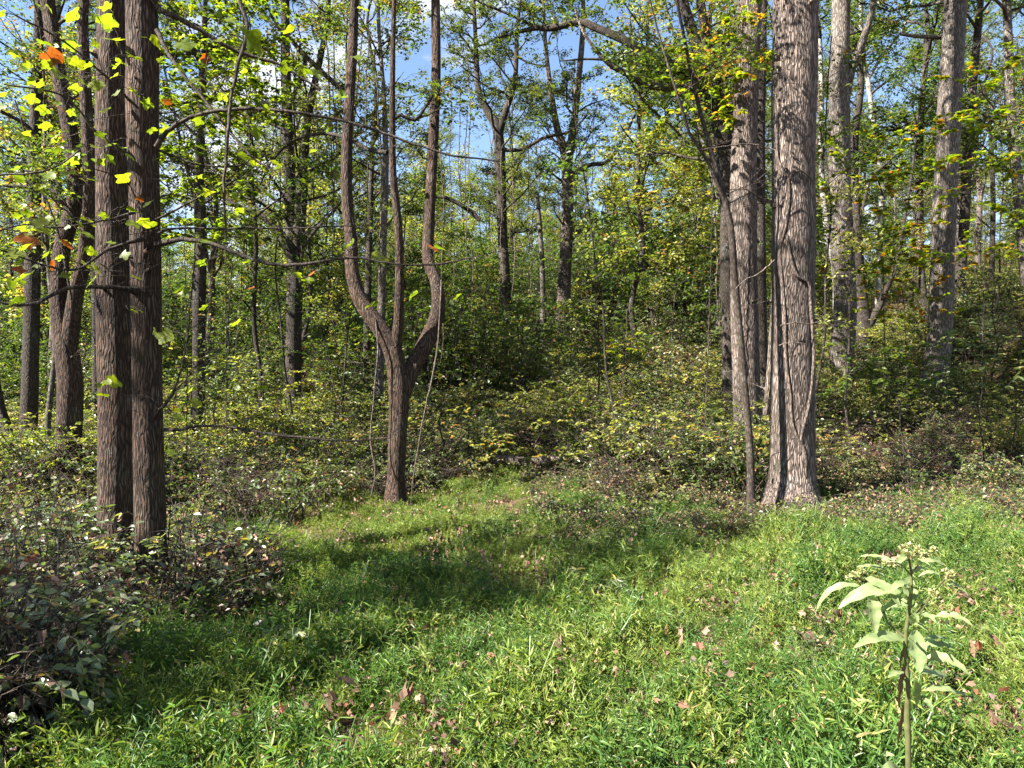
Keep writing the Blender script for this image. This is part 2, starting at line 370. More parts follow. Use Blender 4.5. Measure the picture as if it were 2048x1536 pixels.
# ------------------------------------------------------------------ the hero trees: stems given as (bearing px, elevation px, width px) at a distance
H_TREES = {
 # key: (distance, bark, height, stems)
 'A': (7.3, 'BARK_BR', 21, [[(240, 1195, 80), (236, 1080, 73), (235, 900, 69), (229, 600, 66), (223, 300, 60), (227, 0, 57)]]),
 'B': (6.6, 'BARK_BR', 19, [[(303, 1215, 72), (302, 1100, 61), (299, 950, 58), (294, 700, 57), (290, 450, 56), (284, 210, 60), (283, 0, 58)]]),
 'C': (11.0, 'BARK_BR', 19, [[(137, 995, 56), (137, 900, 48), (140, 770, 47), (132, 700, 44), (118, 600, 33), (124, 500, 31), (150, 400, 31), (148, 320, 29), (132, 220, 28), (108, 100, 27), (95, 0, 26)],
                         [(134, 720, 34), (152, 590, 29), (168, 520, 27), (180, 400, 26), (177, 300, 24), (170, 150, 21), (167, 0, 20)]]),
 'D': (13.0, 'BARK_DK', 18, [[(48, 1000, 38), (55, 900, 32), (62, 700, 29), (66, 500, 28), (69, 300, 24), (76, 150, 20), (80, 0, 16)]]),
 'E': (16.0, 'BARK_DK', 16, [[(190, 965, 20), (193, 750, 16), (190, 550, 14), (185, 300, 12)]]),
 'F': (15.0, 'BARK_DK', 13, [[(393, 940, 36), (395, 860, 28), (397, 750, 26), (398, 600, 25), (402, 480, 24), (398, 350, 18), (405, 200, 12)]]),
 'G': (18.0, 'BARK_DK', 20, [[(584, 900, 42), (586, 800, 32), (588, 650, 31), (590, 520, 32), (583, 440, 24), (577, 300, 22), (572, 150, 20), (570, 0, 17)],
                          [(591, 540, 26), (600, 440, 23), (606, 330, 20), (618, 220, 16), (640, 120, 12), (655, 30, 10)]]),
 'H': (11.0, 'BARK_BR', 17, [[(790, 1022, 43), (792, 960, 35), (796, 860, 36), (798, 780, 40), (785, 700, 38), (755, 650, 33), (720, 600, 29), (704, 540, 27), (702, 480, 25), (694, 400, 23), (694, 300, 22), (699, 200, 21), (705, 100, 19), (709, 0, 17)],
                       [(790, 710, 26), (797, 650, 22), (799, 560, 18), (797, 450, 16), (786, 350, 15), (785, 200, 12), (788, 0, 9)],
                       [(803, 800, 29), (825, 735, 33), (855, 680, 33), (876, 620, 29), (871, 560, 24), (856, 520, 23), (859, 430, 22), (866, 300, 21), (872, 150, 19), (871, 0, 17)]]),
 'I': (17.0, 'BARK_GR', 15, [[(757, 900, 20), (757, 800, 19), (762, 650, 17), (766, 500, 15), (771, 330, 13), (768, 200, 9)]]),
 'J': (26.0, 'BARK_DK', 19, [[(1022, 775, 32), (1018, 700, 24), (1010, 560, 21), (1004, 440, 20), (1001, 330, 21), (994, 255, 20), (976, 225, 14), (957, 180, 12), (952, 100, 10), (948, 0, 7)],
                          [(997, 270, 15), (1012, 220, 13), (1030, 160, 10), (1034, 60, 8)]]),
 'K': (28.0, 'BARK', 21, [[(1120, 705, 36), (1125, 640, 28), (1132, 500, 25), (1135, 380, 24), (1130, 310, 18), (1115, 260, 14), (1104, 200, 12), (1092, 100, 8)],
                       [(1134, 340, 18), (1146, 260, 16), (1154, 190, 13), (1166, 60, 10)]]),
 'L': (26.0, 'BARK_SM', 6.7, [[(1085, 740, 14), (1086, 620, 12), (1083, 500, 10), (1074, 385, 7)]]),
 'M': (32.0, 'BARK_SM', 9.4, [[(1214, 650, 15), (1218, 520, 12), (1224, 440, 11), (1232, 365, 8)]]),
 'N': (12.0, 'BARK', 22, [[(1500, 935, 62), (1496, 860, 54), (1491, 700, 53), (1487, 500, 53), (1487, 330, 52), (1494, 160, 46), (1500, 0, 46)]]),
 'O': (13.4, 'BARK_DK', 17, [[(1461, 880, 36), (1460, 700, 31), (1456, 540, 30), (1458, 420, 34), (1455, 320, 42), (1440, 240, 36), (1412, 150, 26), (1384, 60, 22), (1366, 0, 20)],
                          [(1447, 290, 30), (1434, 180, 20), (1415, 90, 18), (1400, 0, 17)]]),
 'O2': (12.9, 'BARK_DK', 20, [[(1527, 900, 30), (1523, 750, 28), (1518, 550, 27), (1517, 300, 25), (1522, 120, 22), (1524, 0, 20)]]),
 'P': (8.6, 'TWIG', 9, [[(1502, 1030, 17), (1500, 900, 15), (1488, 760, 15), (1478, 650, 15), (1468, 540, 14), (1460, 445, 13), (1433, 342, 10), (1409, 256, 9), (1386, 164, 8), (1372, 96, 7), (1355, 10, 6)],
                        [(1452, 410, 9), (1413, 318, 7), (1378, 265, 6), (1355, 190, 5), (1315, 60, 4), (1300, 0, 3)]]),
 'Q': (9.0, 'BARK', 24, [[(1584, 1030, 112), (1584, 1003, 100), (1584, 960, 92), (1585, 880, 87), (1585, 750, 83), (1586, 500, 84), (1588, 250, 84), (1591, 0, 86)]]),
 'Rr': (11.5, 'BARK', 12, [[(1524, 890, 13), (1536, 780, 12), (1545, 640, 11), (1551, 480, 10), (1556, 300, 9)]]),
 'S': (16.0, 'BARK_GR', 22, [[(1677, 800, 58), (1681, 730, 47), (1690, 600, 44), (1682, 450, 43), (1678, 300, 41), (1679, 150, 38), (1682, 0, 35)],
                          [(1690, 200, 20), (1703, 140, 16), (1724, 85, 14), (1742, 30, 12), (1752, -40, 11)]]),
 'S2': (18.5, 'BARK_DK', 15, [[(1727, 715, 30), (1727, 640, 26), (1718, 560, 23), (1712, 460, 20), (1708, 300, 15)],
                           [(1729, 665, 16), (1758, 615, 13), (1772, 580, 10), (1795, 520, 6)]]),
 'T': (19.5, 'BARK_WH', 17, [[(1672, 560, 13), (1656, 470, 13), (1646, 390, 12), (1642, 300, 11), (1643, 200, 10), (1640, 80, 8)]]),
 'U': (23.0, 'BARK_WH', 16, [[(1757, 560, 12), (1762, 430, 12), (1766, 376, 12), (1757, 315, 10), (1748, 256, 10), (1735, 157, 9), (1724, 102, 8), (1721, 20, 7)],
                          [(1737, 158, 6), (1765, 110, 5), (1800, 68, 4)]]),
 'V': (19.0, 'BARK_DK', 15, [[(1858, 730, 18), (1854, 640, 16), (1843, 560, 14), (1840, 420, 13), (1839, 300, 13), (1846, 180, 11)]]),
 'Wt': (15.0, 'BARK_GR', 22, [[(1858, 850, 62), (1868, 770, 50), (1880, 660, 44), (1885, 520, 42), (1890, 400, 43), (1897, 250, 45), (1906, 100, 42), (1912, 0, 40)]]),
 'W2': (19.0, 'BARK_DK', 17, [[(1916, 680, 22), (1920, 560, 20), (1930, 420, 18), (1936, 280, 17), (1950, 120, 15)]]),
 'X': (18.0, 'BARK_GR', 17, [[(2060, 650, 24), (2052, 560, 22), (2043, 440, 20), (2030, 320, 19), (2020, 200, 18), (2016, 80, 17)]]),
 'X2': (22.0, 'BARK_DK', 14, [[(1983, 660, 12), (1984, 520, 10), (1986, 400, 9), (1980, 250, 7)]]),
 'Z1': (12.2, 'BARK_SM', 9, [[(105, 980, 14), (96, 850, 12), (110, 700, 10), (100, 560, 9)]]),
 'Z2': (16.5, 'BARK_DK', 14, [[(520, 860, 12), (522, 760, 10), (508, 640, 9), (512, 480, 8), (500, 300, 6)]]),
 'Z3': (20.0, 'BARK_DK', 15, [[(733, 780, 16), (735, 640, 14), (738, 500, 13), (745, 300, 9)]]),
 'Z4': (13.5, 'BARK_DK', 16, [[(22, 890, 20), (-5, 790, 18), (-30, 600, 15)]]),
}
MATS = dict(TWIG=TWIG, BARK=BARK, BARK_BR=BARK_BR, BARK_DK=BARK_DK, BARK_GR=BARK_GR, BARK_SM=BARK_SM, BARK_WH=BARK_WH)

for k_, (d_, b_, h_, st_) in H_TREES.items():
    px_, py_, w_ = st_[0][0]
    if k_ in ('A', 'B', 'C', 'D', 'F', 'G', 'H', 'J', 'K', 'Q', 'S', 'Wt', 'N', 'X', 'L', 'M'):
        p = P(px_, py_ - (12 if k_ in 'CDFGJK' else 6), d_)
        BASES.append((p[0], p[1], p[2] - float(hgt0(p[0], p[1]))))

def lines(segs):
    out = [segs[0][0]]
    for a, b, st in segs:
        n = max(1, int(round((b - a) / st)))
        out += list(a + (b - a) * (np.arange(1, n + 1) / n))
    return np.array(out)
gx = np.concatenate((-np.geomspace(900, 16, 26)[:-1], lines([(-16, 16, .16)]), np.geomspace(16, 900, 26)[1:]))
gy = np.concatenate((-np.geomspace(600, 3, 12)[:-1], lines([(-3, 14, .16), (14, 34, .5)]), np.geomspace(34, 2500, 40)[1:]))
GX, GY = np.meshgrid(gx, gy)
GZ = hgt(GX, GY)
mb = MB()
ids = np.arange(GX.size).reshape(GX.shape)
mb.add(np.stack((GX, GY, GZ), -1), np.stack((ids[:-1, :-1], ids[:-1, 1:], ids[1:, 1:], ids[1:, :-1]), -1).reshape(-1, 4))
tag(mb.build('ground', [GROUND]), kind='structure')

# ------------------------------------------------------------------ crown generator
def grow(mb, starts, dirs, lens, rads, sub=4, twigs=5, per_twig=16, leaf=.09, tmpl=LEAF_FAR, spread=.16, up=.25, tint0=0.0, bark_i=0, leaf_i=1, droop=0.0, twl=(.5, 1.2), bare=.25):
    """limbs -> side limbs -> twigs -> leaves, all batch-built; returns nothing"""
    n = len(starts); SG = 7
    t = np.linspace(0, 1, SG)
    def paths(st, di, le, wob, upw):
        m = len(st)
        di = di / (np.linalg.norm(di, axis=1, keepdims=True) + 1e-9)
        w = rng.normal(0, wob, (m, SG, 3)).cumsum(1); w -= w[:, :1]
        p = st[:, None] + di[:, None] * (t[None, :, None] * le[:, None, None]) + w * le[:, None, None] * .25
        p[:, :, 2] += (t ** 2)[None] * le[:, None] * upw
        return p
    p1 = paths(starts, dirs, lens, .12, up)
    tubes(mb, p1, rads[:, None] * (1 - .8 * t)[None], 5, bark_i)
    # side limbs
    k = np.repeat(np.arange(n), sub); s = rng.uniform(bare, 1.0, len(k)); ii = np.clip((s * (SG - 1)).astype(int), 0, SG - 2); fr = s * (SG - 1) - ii
    st2 = p1[k, ii] * (1 - fr)[:, None] + p1[k, ii + 1] * fr[:, None]
    d2 = dirs[k] / np.linalg.norm(dirs[k], axis=1, keepdims=True) + rng.normal(0, .75, (len(k), 3)); d2[:, 2] *= .7
    l2 = lens[k] * rng.uniform(.3, .6, len(k)) * (1.15 - .5 * s)
    p2 = paths(st2, d2, l2, .16, up * .6 - droop)
    tubes(mb, p2, (rads[k] * .42)[:, None] * (1 - .8 * t)[None], 4, bark_i)
    allp = np.concatenate((p1, p2)); alll = np.concatenate((lens, l2)); wgt = alll / alll.sum()
    m = max(1, int(len(k) * twigs))
    k3 = rng.choice(len(allp), m, p=wgt); s3 = rng.uniform(.3, 1.0, m) ** .8; ii = np.clip((s3 * (SG - 1)).astype(int), 0, SG - 2); fr = s3 * (SG - 1) - ii
    st3 = allp[k3, ii] * (1 - fr)[:, None] + allp[k3, ii + 1] * fr[:, None]
    d3 = rnd_dir(m, -.35 - droop, .6)
    l3 = rng.uniform(twl[0], twl[1], m)
    t4 = np.linspace(0, 1, 4)
    p3 = st3[:, None] + d3[:, None] * (t4[None, :, None] * l3[:, None, None]) + rng.normal(0, .05, (m, 4, 3)) * t4[None, :, None]
    p3[:, :, 2] -= (t4 ** 2)[None] * l3[:, None] * (.15 + droop)
    tubes(mb, p3, np.full(m, .006)[:, None] * (1 - .6 * t4)[None] * (leaf / .09), 3, bark_i)
    nl = m * per_twig
    k4 = np.repeat(np.arange(m), per_twig); s4 = rng.uniform(.15, 1.05, nl); ii = np.clip((s4 * 3).astype(int), 0, 2); fr = s4 * 3 - ii
    pos = p3[k4, ii] * (1 - fr)[:, None] + p3[k4, ii + 1] * fr[:, None] + rng.normal(0, spread * .35, (nl, 3))
    tw = rng.normal(0, .16, m)[k4]
    tint = np.clip(rng.beta(2.2, 2.6, nl) + tw + tint0, 0, 1)
    leaves(mb, pos, rnd_dir(nl, -.75, .25), rnd_up(nl, .6), leaf * rng.uniform(.6, 1.25, nl), tmpl, leaf_i, tint)

def stem_limbs(stems, zlo, n, lmin, lmax, rmin=.02, rmax=.05, elev=(.1, .8)):
    """random limb starts on given stems above zlo"""
    allp = np.concatenate([s[0] for s in stems]); allr = np.concatenate([s[1] for s in stems])
    z = allp[:, 2]; ok = np.where(z > zlo)[0]
    i = rng.choice(ok, n)
    rel = (z[i] - zlo) / (z.max() - zlo + .01)
    a = rng.uniform(0, 2 * PI, n); e = rng.uniform(elev[0], elev[1], n)
    d = np.stack((np.cos(a) * np.cos(e), np.sin(a) * np.cos(e), np.sin(e)), 1)
    le = rng.uniform(lmin, lmax, n) * (1.15 - .65 * rel)
    return allp[i], d, le, np.minimum(rng.uniform(rmin, rmax, n), allr[i] * .7)

def make_stem(seq, d, height, first, groundfoot=True, wander=.25, ddepth=None):
    pts = []; rad = []
    for j, (px, py, w) in enumerate(seq):
        dd = d + (ddepth[j] if ddepth is not None else 0)
        pts.append(P(px, py, dd)); rad.append(w / FPX * dd / 2)
    pts = np.array(pts); rad = np.array(rad)
    top = pts[-1]
    if top[2] < height - .5:
        v = pts[-1] - pts[-2]; v /= np.linalg.norm(v); nrem = height - top[2]
        ext = []; er = []
        for q in np.linspace(0, 1, 5)[1:]:
            ext.append(top + np.array([v[0] * nrem * q * .7 + rng.normal(0, wander * q), rng.normal(0, wander * q * 2), nrem * q]))
            er.append(rad[-1] * (1 - .85 * q))
        pts = np.vstack((pts, ext)); rad = np.concatenate((rad, er))
    if first and groundfoot:
        gz = float(hgt(pts[0][0], pts[0][1]))
        f = pts[0].copy(); f[2] = min(gz, pts[0][2]) - .35
        pts = np.vstack((f, pts)); rad = np.concatenate(([rad[0] * 1.15], rad))
    return pts, rad
#@@TREES
# label, limb-zone floor, limbs, limb length range, leaf size, leaf material, extra
C_INFO = {
 'A': ('thick furrowed brown trunk, the rear and wider of the twin trunks at left', 9.0, 12, 2.0, 4.5),
 'B': ('furrowed brown trunk with arching side branches and big yellow-green lobed leaves, front of the twins', 8.5, 10, 1.5, 4.0),
 'C': ('dark trunk forked at head height into two stems, left of the twin trunks', 5.5, 20, 1.2, 3.5),
 'D': ('straight dark trunk nearest the left edge of the photo', 5.5, 24, 1.2, 3.2),
 'E': ('slim dark trunk showing between the forked tree and the twin trunks', 5.5, 16, 1.0, 2.6),
 'F': ('dark upright trunk with leafy ragged top just right of the twin trunks', 3.6, 26, .8, 2.0),
 'G': ('dark double-stemmed tree hung with vines between the twin trunks and the Y-shaped tree', 5.0, 40, 1.2, 3.4),
 'H': ('Y-shaped tree with three stems rising from a low fork at the clearing edge', 7.5, 18, 1.2, 3.4),
 'I': ('slender grey stem right behind the Y-shaped tree', 5.0, 14, .8, 2.2),
 'J': ('dark vine-draped tree with a V fork against the blue sky gap', 6.6, 60, 1.0, 3.0),
 'K': ('brown forked tree on the slope right of the vine-draped V fork', 6.6, 62, 1.0, 3.2),
 'L': ('thin broken snag leaning left on the slope between the two forked trees', 99, 0, 0, 0),
 'M': ('pale stub of a snapped trunk on the slope right of the brown forked tree', 6, 8, .3, .9),
 'N': ('sunlit straight trunk directly left of the thickest trunk', 9.0, 13, 1.6, 4.0),
 'O': ('dark forking tree whose long crooked limbs reach left across the sky', 5.2, 34, 1.2, 3.0),
 'O2': ('dark shaded trunk pressed close behind the sunlit straight trunk', 9.0, 16, 1.2, 3.0),
 'P': ('thin dark curved young tree leaning left in front of the sunlit trunk', 4.2, 12, .5, 1.4),
 'Q': ('thickest trunk, furrowed and sunlit, with climbing vines crossing on its bark', 10.0, 26, 2.0, 5.0),
 'Rr': ('narrow pale leaning stem half hidden behind the left side of the thickest trunk', 6.5, 8, .8, 1.8),
 'S': ('straight grey-brown trunk with lichen, first large trunk right of the thickest one', 9.0, 24, 1.5, 3.4),
 'S2': ('dark low-forked trunk in shade beside the foot of the lichened grey trunk', 4.2, 18, .8, 2.2),
 'T': ('white mottled stem close behind the thickest trunk', 6.2, 18, 1.0, 2.4),
 'U': ('slender white-barked crooked tree with a forked top against the sky', 7.4, 22, 1.0, 2.4),
 'V': ('thin dark straight trunk just left of the rightmost large trunk', 6.0, 20, 1.0, 2.4),
 'Wt': ('large rough grey trunk, rightmost of the big ones, swelling at its foot', 8.6, 24, 1.4, 3.4),
 'W2': ('dark crooked trunk behind the rightmost large trunk', 5.5, 20, 1.0, 2.6),
 'X': ('grey curved trunk cut by the right edge of the photo', 6.0, 24, 1.2, 3.0),
 'X2': ('thin black stem between the rightmost large trunk and the photo edge', 5.5, 14, .8, 2.2),
 'Z1': ('thin crooked stem beside the forked tree at the far left', 3.8, 8, .5, 1.3),
 'Z2': ('spindly dark tree between the leafy-topped trunk and the vine-hung double tree', 5, 14, .8, 2.0),
 'Z3': ('straight thin dark trunk left of the Y-shaped tree, farther back', 5.5, 18, .8, 2.2),
 'Z4': ('leaning dark trunk whose foot enters at the left edge', 6, 14, 1, 2.4),
}
TREE = {}
for key, (d_, bark, height, stems) in H_TREES.items():
    label, zlo, nl, lmin, lmax = C_INFO[key]
    built = []
    base = P(*stems[0][0][:2], d_)
    root = empty('tree', (base[0], d_, float(hgt(base[0], d_))), label, 'tree')
    TREE[key] = root
    for si, seq in enumerate(stems):
        dd = None
        if si > 0:
            dd = np.linspace(0, 1, len(seq)) * (.9 if si == 2 else -.5)
        elif key in ('H', 'O', 'C', 'G'):
            dd = np.clip(np.linspace(-.6, 1, len(seq)), 0, 1) * .4
        pts, rad = make_stem(seq, d_, height * (1 if si == 0 else .92), si == 0, ddepth=dd)
        big = rad.max() > .1
        p, r = catmull(pts, rad, .14 if big else .25)
        if si == 0:   # root flare
            hh = np.clip((p[:, 2] - root.location.z) / .6, 0, 1)
            r = r * (1 + .38 * (1 - hh) ** 2.2)
        m_ = MB()
        tubes(m_, p, r, 28 if big else 12, 0, .5, lump=.035 if big else .05)
        o = m_.build('trunk' if si == 0 else 'stem', [MATS[bark]], root)
        built.append((p, r))
    # bare dead side twigs on the lower trunk
    tm_ = MB(); nn_ = 7 if d_ < 20 else 4
    for _q in range(nn_):
        p, r = built[int(rng.integers(0, len(built)))]
        cz = np.where((p[:, 2] > 1.2) & (p[:, 2] < 9))[0]
        if len(cz) == 0: continue
        i = int(rng.choice(cz)); a = rng.uniform(0, 2 * PI); ln = rng.uniform(.25, 1.3) * (1 if d_ < 14 else 1.4)
        d = np.array((math.cos(a), math.sin(a), rng.uniform(-.2, .7))); t = np.linspace(0, 1, 8)[:, None]
        q = p[i] + d * t * ln + rng.normal(0, .035 * ln, (8, 3)).cumsum(0) * t
        w0 = rng.uniform(.006, .012)
        tubes(tm_, q, np.linspace(w0, .0015, 8), 5, 0)
        for _k in range(4):
            j = int(rng.integers(2, 7)); d2 = d + rng.normal(0, .7, 3)
            tubes(tm_, q[j] + d2 * t * ln * .35, np.linspace(w0 * .4, .001, 8), 4, 0)
        # collar where it leaves the trunk
        tubes(tm_, np.array([p[i], p[i] + d / np.linalg.norm(d) * (r[i] * 1.12), p[i] + d / np.linalg.norm(d) * (r[i] * 1.12 + .03)]), np.array([w0 * 4, w0 * 3, w0]), 7, 0)
    tag(tm_.build('dead_twigs', [MATS[bark]], root), kind='stuff')
    if nl:
        st, di, le, ra = stem_limbs(built, zlo, nl, lmin, lmax, .015, .05)
        m_ = MB()
        lf = .062 if d_ < 14 else .08
        mat = L_CANOPY
        if key in ('J', 'K', 'G', 'F', 'Z3'): mat = L_OLIVE
        if key in ('T', 'U', 'V', 'W2', 'X', 'X2', 'S2', 'Rr'): mat = L_GREEN
        tm = LEAF_OV if d_ < 14 else LEAF_FAR
        grow(m_, st, di, le, ra, sub=4, twigs=2.2, per_twig=(48 if key in 'JKGF' else 34), twl=(.3, .8), leaf=lf, tmpl=tm)
        m_.build('crown', [TWIG, mat], root)
#@@BG
# ------------------------------------------------------------------ big bare limbs of the forking tree, side branches
def branch(root, seq, d, mat=BARK_DK, depth=None, name='branch', k=8, step=.08, wob=0.0):
    pts = []; rad = []
    for j, (px, py, w) in enumerate(seq):
        dd = d + (depth[j] if depth is not None else 0)
        pts.append(P(px, py, dd)); rad.append(w / FPX * dd / 2)
    p, r = catmull(pts, rad, step)
    if wob: p = p + rng.normal(0, wob, p.shape)
    m_ = MB(); tubes(m_, p, r, k, 0, .5, lump=.04)
    m_.build(name, [mat], root)
    return p, r

lim = []
lim.append(branch(TREE['O'], [(1440, 232, 26), (1385, 155, 22), (1310, 114, 19), (1246, 79, 17), (1193, 56, 16), (1158, 44, 15), (1105, 56, 14), (1073, 56, 11), (1030, 66, 6), (997, 76, 4)], 13.3, depth=[.2, .3, .5, .8, 1.1, 1.3, 1.4, 1.6, 1.8, 1.9]))
lim.append(branch(TREE['O'], [(1440, 250, 22), (1398, 193, 18), (1345, 176, 16), (1293, 170, 15), (1251, 146, 13), (1216, 126, 10), (1170, 70, 6), (1150, 20, 4)], 13.3, depth=[.2, .2, 0, -.2, -.4, -.5, -.6, -.6], mat=BARK_GR))
lim.append(branch(TREE['O'], [(1075, 55, 7), (1010, 25, 6), (960, 5, 4), (930, -20, 3)], 14.9))
lim.append(branch(TREE['O'], [(1250, 146, 6), (1290, 205, 5), (1340, 250, 5), (1380, 290, 4)], 12.9))
lim.append(branch(TREE['O'], [(1240, 122, 7), (1180, 118, 5), (1120, 122, 3)], 12.9))
lim2 = []
lim2.append(branch(TREE['K'], [(1142, 350, 12), (1180, 330, 9), (1215, 323, 8), (1245, 280, 6), (1290, 190, 3)], 28))
lim2.append(branch(TREE['J'], [(1010, 300, 9), (1045, 298, 8), (1090, 275, 7), (1140, 262, 5), (1180, 225, 3)], 26))
lim2.append(branch(TREE['J'], [(1012, 345, 8), (1030, 325, 7), (1050, 300, 5)], 26))
lim2.append(branch(TREE['J'], [(960, 440, 10), (930, 415, 9), (895, 397, 7), (870, 395, 4)], 25.5))
lim2.append(branch(TREE['G'], [(588, 530, 16), (560, 470, 14), (520, 430, 12), (470, 410, 10), (450, 390, 6)], 17.7, mat=BARK_DK))
lim2.append(branch(TREE['G'], [(600, 500, 9), (640, 450, 7), (670, 420, 5), (685, 400, 3)], 17.7))
lim2.append(branch(TREE['H'], [(775, 305, 10), (740, 300, 9), (690, 275, 8), (640, 267, 7), (590, 280, 6), (545, 320, 4), (520, 370, 3)], 11.3, depth=[0, .2, .5, .7, .9, 1.0, 1.1]))
lim2.append(branch(TREE['H'], [(785, 240, 9), (800, 230, 7), (830, 240, 8), (850, 215, 6), (865, 190, 8)], 11.2))
lim2.append(branch(TREE['C'], [(150, 445, 12), (110, 385, 9), (60, 375, 8), (0, 370, 6)], 10.6))
lim2.append(branch(TREE['C'], [(143, 600, 5), (120, 480, 5), (80, 360, 4), (30, 200, 3)], 10.4))
lim2.append(branch(TREE['G'], [(575, 220, 10), (610, 120, 8), (560, 60, 6), (530, 0, 5)], 17.6))
lim2.append(branch(TREE['G'], [(695, 190, 9), (640, 140, 10), (600, 100, 9), (540, 30, 6)], 17.3))
lim2.append(branch(TREE['S2'], [(1725, 420, 6), (1740, 360, 7), (1770, 330, 6), (1800, 300, 4)], 18.2))
lim2.append(branch(TREE['Wt'], [(1890, 75, 10), (1830, 72, 8), (1800, 68, 6)], 15.3, mat=BARK_GR))
# twigs and leaves on the long limbs
for root, ls, mat, dn in ((TREE['O'], lim, L_CANOPY, 26), (TREE['H'], lim2[7:9], L_CANOPY, 6)):
    m_ = MB()
    st, di, le, ra = stem_limbs(ls, -9, dn, .6, 1.6, .008, .02, elev=(-.2, .9))
    grow(m_, st, di, le, ra, sub=3, twigs=3, per_twig=16, leaf=.085, tmpl=LEAF_OV, twl=(.3, .8))
    m_.build('foliage', [TWIG, mat], root)

# ------------------------------------------------------------------ kinds of forest trees for the wood behind
def proto_tree(seed, height, girth, leafmat, bark, zlo, n, lmax, per=12, leaf=.10, fork=False):
    global rng
    keep = rng; rng = np.random.default_rng(seed)
    t = np.linspace(0, 1, 9)
    w = rng.normal(0, .16, (9, 3)).cumsum(0); w -= w[0]; w[:, 2] = 0
    pts = np.stack((w[:, 0], w[:, 1], t * height - .6), 1)
    rad = girth * (1 - .8 * t); rad[0] *= 1.3
    p, r = catmull(pts, rad, .4)
    tm = MB(); tubes(tm, p, r, 9, 0, .5, lump=.05)
    stems = [(p, r)]
    if fork:
        i = len(p) // 3; q = p[i] + np.stack((t * rng.normal(1.5, .5), t * rng.normal(0, 1), t * height * .55), 1)
        p2, r2 = catmull(q, r[i] * .7 * (1 - .8 * t), .4); tubes(tm, p2, r2, 8, 0, .5, lump=.05); stems.append((p2, r2))
    cm = MB()
    st, di, le, ra = stem_limbs(stems, zlo, n, lmax * .4, lmax, .02, .06)
    grow(cm, st, di, le, ra, sub=4, twigs=1.9, per_twig=per * 2, leaf=leaf, tmpl=LEAF_FAR, twl=(.35, .9), spread=.22)
    a = tm.mesh('trunk', [bark]); b = cm.mesh('crown', [TWIG, leafmat])
    rng = keep
    return a, b
KINDS = [
    proto_tree(1, 15, .15, L_CANOPY, BARK_DK, 4.5, 44, 3.2),
    proto_tree(2, 17, .19, L_GREEN, BARK, 5.5, 46, 3.4, fork=True),
    proto_tree(3, 12, .10, L_YEL, BARK_DK, 2.5, 38, 2.4, leaf=.11),
    proto_tree(4, 14, .13, L_OLIVE, BARK_GR, 3.5, 44, 2.8, fork=True),
    proto_tree(5, 9, .07, L_GREEN, BARK_DK, 1.2, 36, 2.2, leaf=.11),
]
def place_tree(kind, x, y, sc, rz, label, group, name='tree'):
    a, b = KINDS[kind]
    r = empty(name, (x, y, float(hgt(x, y))), label, 'tree', group)
    r.rotation_euler = (rng.normal(0, .02), rng.normal(0, .02), rz); r.scale = (sc, sc, sc)
    for nm, me in (('trunk', a), ('crown', b)):
        o = bpy.data.objects.new(nm, me); COL.objects.link(o); o.parent = r
    return r
occ = [(TREE[k].location.x, TREE[k].location.y) for k in TREE]
KN = ['dark-barked', 'furrowed forked', 'yellowing', 'grey forked', 'low leafy']
cnt = 0; tries = 0
USED = set()
SHORT = [(60, 'left-edge trunk'), (140, 'forked tree'), (270, 'twin trunks'), (396, 'ragged leafy trunk'), (590, 'double-stemmed tree'), (790, 'Y-shaped tree'), (1005, 'V-forked tree'), (1130, 'brown forked tree'), (1450, 'crooked-limbed tree'), (1585, 'thickest trunk'), (1682, 'lichened trunk'), (1885, 'rightmost large trunk')]
def where(x, y):
    px = 1024 + FPX * x / y
    dist = 'low on the slope' if y < 27 else ('midway up the slope' if y < 38 else 'high on the slope')
    if px < SHORT[0][0]: return dist + ', left of the left-edge trunk'
    if px > SHORT[-1][0]: return dist + ', right of the rightmost large trunk'
    i = max(j for j in range(len(SHORT)) if SHORT[j][0] <= px)
    return dist + ', between %s and %s' % (SHORT[i][1], SHORT[i + 1][1])
while cnt < 88 and tries < 4000:
    tries += 1
    y = 19 + 31 * rng.random() ** .8; x = rng.uniform(-.82, .82) * y
    if any((x - a) ** 2 + (y - b) ** 2 < (2.2 if y < 30 else 3.2) ** 2 for a, b in occ): continue
    # keep the light falling through the sky gaps
    u = x / y
    if -.08 < u < .17 and y < 36: continue
    occ.append((x, y)); k = int(rng.integers(0, 5)); cnt += 1
    lab = where(x, y)
    for k in list(rng.permutation(5)) if (rng.random() < .4 or y < 24) else [4, 2, 3, 0, 1]:
        full = '%s tree %s' % (KN[k], lab)
        if full not in USED: break
    for adj in ('small ', 'leaning ', 'other ', 'thin '):
        if full in USED: full = '%s %stree %s' % (KN[k], adj, lab)
    USED.add(full)
    place_tree(int(k), x, y, rng.uniform(.75, 1.05), rng.uniform(0, 6.28), full, 'trees of the wooded slope')
# the trees that stand out of view to the left and behind and break the sunlight
for (x, y, k, s) in [(-19, 1.5, 3, .9), (-11.5, 1.8, 4, 1.5), (-9.3, 1.7, 4, 1.15), (12, 4, 1, 1.0), (4, -12, 0, 1)]:
    place_tree(k, x, y, s, rng.uniform(0, 6.28), 'tall %s tree %.1f metres to the side of the clearing, outside the view' % (KN[k], abs(x)), 'trees round the clearing, outside the view')

